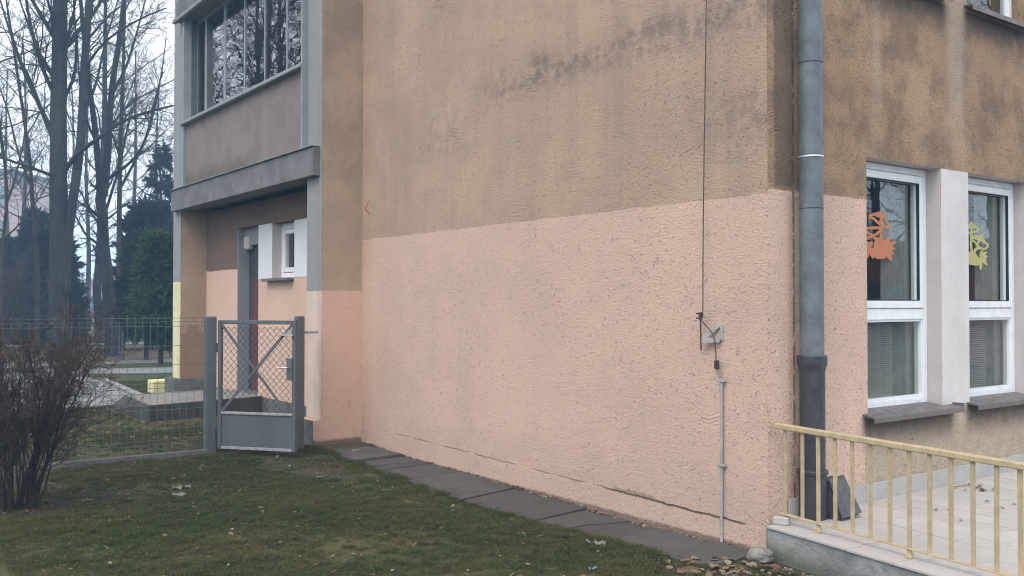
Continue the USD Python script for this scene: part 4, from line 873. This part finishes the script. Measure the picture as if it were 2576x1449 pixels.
for fz in range(4):
    for cx_ in (-6.6, -4.0, -1.4, .3): w_ = part('window', bx(cx_, cx_+1.1, -.05, -.003, 1.1+fz*2.8, 2.5+fz*2.8), M_hallglass, apt); part('frame', bx(cx_+.5, cx_+.56, -.07, -.051, 1.1+fz*2.8, 2.5+fz*2.8), M_hall, w_)
# low brick outbuilding mirrored in the windows of the street wall
ob = thing('brick_outbuilding', 'low dark red outbuilding reflected in the ground floor windows', 'building', (9.5, 17.5, 0), -.55)
M_brick = plain('dark_red_brick', (.24, .13, .12), .9, .1, 0, .15, 2)
part('wall', bx(-9, 12, 0, 6, 0, 3.0), M_brick, ob); part('roof', bx(-9.3, 12.3, -.3, 6.3, 3.001, 3.25), M_greyconc, ob)
for i in (-6, -1, 4): part('garage_door', bx(i, i+2.6, -.05, -.003, 0, 2.2), M_door, ob)
# ------------------------------------------------------------------ winter air
hz_mat = usdkit.material(stage, '/World/Looks/haze', {'v': ('principled_volume', {'color': (.38, .66, 1.0), 'density': .0028, 'anisotropy': .2})}, [], volume='v.volume')
single('haze', bx(-450, 450, -450, 450, -1.2, 22.), hz_mat, 'thin bluish winter haze in the air between the trees', 'haze', kind='stuff')
# ------------------------------------------------------------------ grass, leaves, litter
def blades(rng, n, rad, h, w):
    a = rng.uniform(0, 2*np.pi, n); r = rad*np.sqrt(rng.uniform(0, 1, n)); S = np.stack([np.cos(a)*r, np.sin(a)*r, np.zeros(n)-.004], 1)
    b = rng.uniform(0, 2*np.pi, n); l = h*rng.uniform(.45, 1.3, n)[:, None]; le = rng.uniform(.3, 1.5, n); Dm = np.stack([np.cos(b)*le*.5, np.sin(b)*le*.5, np.ones(n)], 1); De = np.stack([np.cos(b)*le*1.5, np.sin(b)*le*1.5, np.ones(n)*.75], 1)
    q = np.stack([-np.sin(b), np.cos(b), np.zeros(n)], 1)*w
    v = np.stack([S-q, S+q, S+Dm*l*.55+q*.7, S+Dm*l*.55-q*.7, S+De*l*.75], 1).reshape(-1, 3); k = np.arange(n)[:, None]*5
    return v, np.vstack([k+[0, 1, 2], k+[0, 2, 3], k+[3, 2, 4]])
def grassmat():
    g = G(); p, x, y, z = g.pos(); n = g.noise(p, .9, 4, .6); n2 = g.noise(p, 6, 4, .65); r = g.add('geometry', 'random_per_island')
    c = g.mix(g.ss(n, .38, .62), (.175, .150, .055), (.092, .125, .038)); c = g.mix(g.ss(n2, .5, .68)*.7, c, (.115, .088, .052)); c = g.mix(g.ss(r, .76, .84), c, (.17, .135, .08)); c = g.mix(g.ss(r, .38, .1)*.6, c, (.026, .034, .014))
    a = g.bsdf(c, .8, None, .12); b = g.add('translucent_bsdf', 'BSDF', color=c)
    return g.done('grass_blade', g.add('mix_closure', 'closure', fac=.2, closure1=a, closure2=b))
M_grass = grassmat()
def instancer(path, protos, pos, yaw, scale, pid, mats, tilt=None):
    pi = UsdGeom.PointInstancer.Define(stage, path); ps = []
    for i, (v, f) in enumerate(protos): m = usdkit.mesh(stage, f'{path}/blade_{i+1:03d}' if i else f'{path}/blade', (v, f), mats[i % len(mats)]); ps.append(m.GetPath())
    pi.CreatePrototypesRel().SetTargets(ps); pi.CreatePositionsAttr(Vt.Vec3fArray.FromNumpy(pos.astype(np.float32))); pi.CreateProtoIndicesAttr(Vt.IntArray.FromNumpy(pid.astype(np.int32)))
    ql = [Gf.Quath(float(math.cos(a/2)), 0., 0., float(math.sin(a/2))) for a in yaw] if tilt is None else [Gf.Quath((Gf.Rotation(Gf.Vec3d(1, 0, 0), float(t1))*Gf.Rotation(Gf.Vec3d(0, 1, 0), float(t2))*Gf.Rotation(Gf.Vec3d(0, 0, 1), math.degrees(a))).GetQuat()) for a, (t1, t2) in zip(yaw, tilt)]
    pi.CreateOrientationsAttr(Vt.QuathArray(ql)); pi.CreateScalesAttr(Vt.Vec3fArray.FromNumpy(np.repeat(scale[:, None], 3, 1).astype(np.float32)))
    return pi.GetPrim()
rng = np.random.default_rng(500)
protos = [blades(np.random.default_rng(600+i), 46, .07, .034, .0019) for i in range(4)]+[blades(np.random.default_rng(650), 34, .05, .060, .0028)]
lawn = Polygon([(-5.93, -.72), (-5.93, -3.5), (-4.9, -4.3), (-1.0, -4.0), (1.6, -2.0), (1.9, -.55), (.2, -.22), (.1, -.66), (-.4, -.68), (-1.0, -.64), (-1.7, -.74), (-2.6, -.76), (-3.6, -.74), (-4.7, -.69), (-5.6, -.66)])
yard = Polygon([(-6.05, -.75), (-6.05, -3.6), (-9, -4.4), (-10.5, -3.0), (-10.4, -1.85), (-8.2, -1.8), (-8.0, -.75)])
yard2 = Polygon([(-11.0, -.75), (-15.2, -.55), (-16.0, 2.2), (-12, .3), (-11.6, -.2)])
def scatter(poly, n):
    x0, y0, x1, y1 = poly.bounds; q = np.stack([rng.uniform(x0, x1, n*3), rng.uniform(y0, y1, n*3)], 1); return q[shapely.contains_xy(poly, q[:, 0], q[:, 1])][:n]
pts = np.vstack([scatter(lawn, 17000), scatter(yard, 6000), scatter(yard2, 2500)])
edge_ = np.array([(-5.7, -.62), (-4.7, -.66), (-3.6, -.70), (-2.6, -.73), (-1.7, -.71), (-.95, -.60), (-.4, -.64), (.05, -.62)]); et = rng.uniform(-5.7, .05, 1500)
pe = np.stack([et, np.interp(et, edge_[:, 0], edge_[:, 1])+rng.normal(.0, .028, 1500)+.05*(meshkit.fbm(np.stack([et*2.2, et*0, et*0], 1), 2, 4)-.4)], 1)
pts = np.vstack([pts, pe])
dens = meshkit.fbm(np.stack([pts[:, 0], pts[:, 1], pts[:, 0]*0], 1)*1.1+9, 3, 2); keep = rng.uniform(0, 1, len(pts)) < np.clip((dens-.28)*3.2, .12, 1)
bare = (np.abs(pts[:, 0]+5.0)*.55+np.abs(pts[:, 1]+1.1) < .55)|((pts[:, 0]+4.4)**2+(pts[:, 1]+3.85)**2 < .22)|((pts[:, 0]-.05)**2+(pts[:, 1]+.45)**2 < .2); keep &= ~(bare & (rng.uniform(0, 1, len(pts)) < .8))
pts = pts[keep]; n = len(pts)
pos = np.stack([pts[:, 0], pts[:, 1], hground(pts[:, 0], pts[:, 1])], 1)
tag(instancer('/World/lawn_grass', protos, pos, rng.uniform(0, 6.28, n), rng.uniform(.55, 1.15, n)*(.55+.7*dens[keep]), rng.integers(0, 5, n), [M_grass]), 'short sparse winter grass on the lawn around the gable', 'grass', kind='stuff')
# fallen leaves
def leafmesh(seed):
    r = np.random.default_rng(seed); n = 9; t = np.linspace(0, 1, n); w = .32*np.sin(np.pi*t)**.7*(1+.25*np.sin(t*20+seed)); c = .25*(t-.5)**2*r.uniform(.5, 2)
    v = np.vstack([np.stack([t-.5, w, c+w*r.uniform(.1, .5)], 1), np.stack([t-.5, -w, c+w*r.uniform(.0, .5)], 1), np.stack([t-.5, 0*t, c], 1)]); f = []
    for i in range(n-1): f += [(2*n+i, 2*n+i+1, i+1, i), (n+i, n+i+1, 2*n+i+1, 2*n+i)]
    return v, np.array(f)
lm = [plain('dry_leaf_tan', (.17, .125, .08), .85, .15, 0, .2, 30), plain('dry_leaf_brown', (.125, .075, .045), .85, .15, 0, .2, 30), plain('dry_leaf_pale', (.22, .185, .13), .85, .15, 0, .2, 30), plain('dry_leaf_red', (.19, .09, .06), .85, .15, 0, .2, 30)]
lp = [leafmesh(i) for i in range(4)]
def put_leaves(name, poly, n, label, lo, hi, zoff=.016, zfix=None):
    q = scatter(poly, n); n = len(q); z = hground(q[:, 0], q[:, 1])+zoff if zfix is None else np.full(n, zfix)
    tag(instancer('/World/'+name, lp, np.stack([q[:, 0], q[:, 1], z], 1), rng.uniform(0, 6.28, n), rng.uniform(lo, hi, n)**1.0, rng.choice(4, n, p=[.38, .30, .20, .12]), lm, rng.normal(0, 14, (n, 2))), label, 'leaves', kind='stuff')
put_leaves('fallen_leaves', lawn, 520, 'dry fallen leaves scattered over the lawn', .018, .050)
def straw(seed):
    q = np.random.default_rng(seed); t = np.linspace(0, 1, 4); c = .18*(t-.5)**2*q.uniform(-1, 1.5); y_ = .12*np.sin(t*2+seed)
    v = np.vstack([np.stack([t-.5, y_+.035, c], 1), np.stack([t-.5, y_-.035, c], 1)]); return v, np.array([(i, i+1, 5+i, 4+i) for i in range(3)])
_lp, lp = lp, [straw(i) for i in range(4)]; _lm, lm = lm, [lm[0], plain('dry_straw', (.19, .155, .09), .9, .1), lm[2], lm[1]]
put_leaves('straw_litter', lawn, 5200, 'dry straw and dead grass stalks lying all over the lawn', .012, .042, .018)
lp, lm = _lp, _lm
put_leaves('yard_leaves', yard, 350, 'dry fallen leaves scattered on the yard behind the wire fence', .025, .06)
put_leaves('corner_leaves', Polygon([(-.5, -.66), (-.15, -.35), (.1, -.22), (1.2, -.42), (1.4, -.8), (.3, -.95)]), 240, 'brown leaves heaped at the building corner by the terrace edge', .03, .075, .012)
put_leaves('wall_foot_leaves', Polygon([(-5.75, -.075), (-.2, -.075), (-.2, -.012), (-5.75, -.012)]), 520, 'leaf crumbs and dirt caught along the foot of the gable wall', .012, .045, .012)
put_leaves('terrace_leaves', Polygon([(.35, 1.2), (.9, 1.0), (1.4, 1.6), (1.0, 2.0), (.3, 1.7)]), 9, 'few dry leaf crumbs on the terrace tiles', .02, .05, 0, TZ+.006)
q = atz(2460, 1233, TZ); put_leaves('terrace_leaf_heap', Polygon([(q[0]-.16, q[1]-.12), (q[0]+.14, q[1]-.10), (q[0]+.06, q[1]+.2), (q[0]-.2, q[1]+.24)]), 22, 'little heap of dry leaves on the terrace tiles', .02, .055, 0, TZ+.010)
# litter
M_paper = plain('dirty_white_paper', (.19, .19, .165), .85, .2, 0, .1, 20); M_bluep = plain('faded_blue_plastic', (.12, .18, .30), .5, .4)
def scrap(w, h, seed):
    r = np.random.default_rng(seed); gx_, gy_ = np.meshgrid(np.linspace(-.5, .5, 6), np.linspace(-.5, .5, 5), indexing='ij'); z = r.normal(0, .2, gx_.shape)
    v = np.stack([gx_*w+r.normal(0, .04*w, gx_.shape), gy_*h+r.normal(0, .04*h, gx_.shape), z*min(w, h)+.028], -1).reshape(-1, 3); i = np.arange(30).reshape(6, 5)
    f = np.stack([i[:-1, :-1], i[1:, :-1], i[1:, 1:], i[:-1, 1:]], -1).reshape(-1, 4); m = trimesh.Trimesh(v, np.vstack([f[:, [0, 1, 2]], f[:, [0, 2, 3]]]), process=False); return m
for (u, v, w, h, rz, mt, lab) in ((457, 1223, .15, .07, .3, M_paper, 'long dull scrap of paper on the lawn in front of the gate'), (449, 1243, .11, .045, .3, M_paper, 'small whitish paper scrap just below the long one'), (214, 1262, .10, .04, .6, M_paper, 'crumpled white tissue on the lawn right of the shrub'), (1500, 1353, .13, .05, -.2, M_paper, 'folded white paper scrap beside the paving slabs'), (1493, 1421, .06, .03, .2, M_bluep, 'faded blue plastic scrap in the grass'), (893, 1141, .09, .03, .5, M_paper, 'white chip of paper on the farthest paving slab')):
    q = atz(u, v, -.03); m = scrap(w, h, int(u)); m.apply_transform(trimesh.transformations.rotation_matrix(rz+ANGH, (0, 0, 1))); m.apply_translation((q[0], q[1], float(hground(q[0], q[1]))))
    single('litter_scrap', m, mt, lab, 'litter')
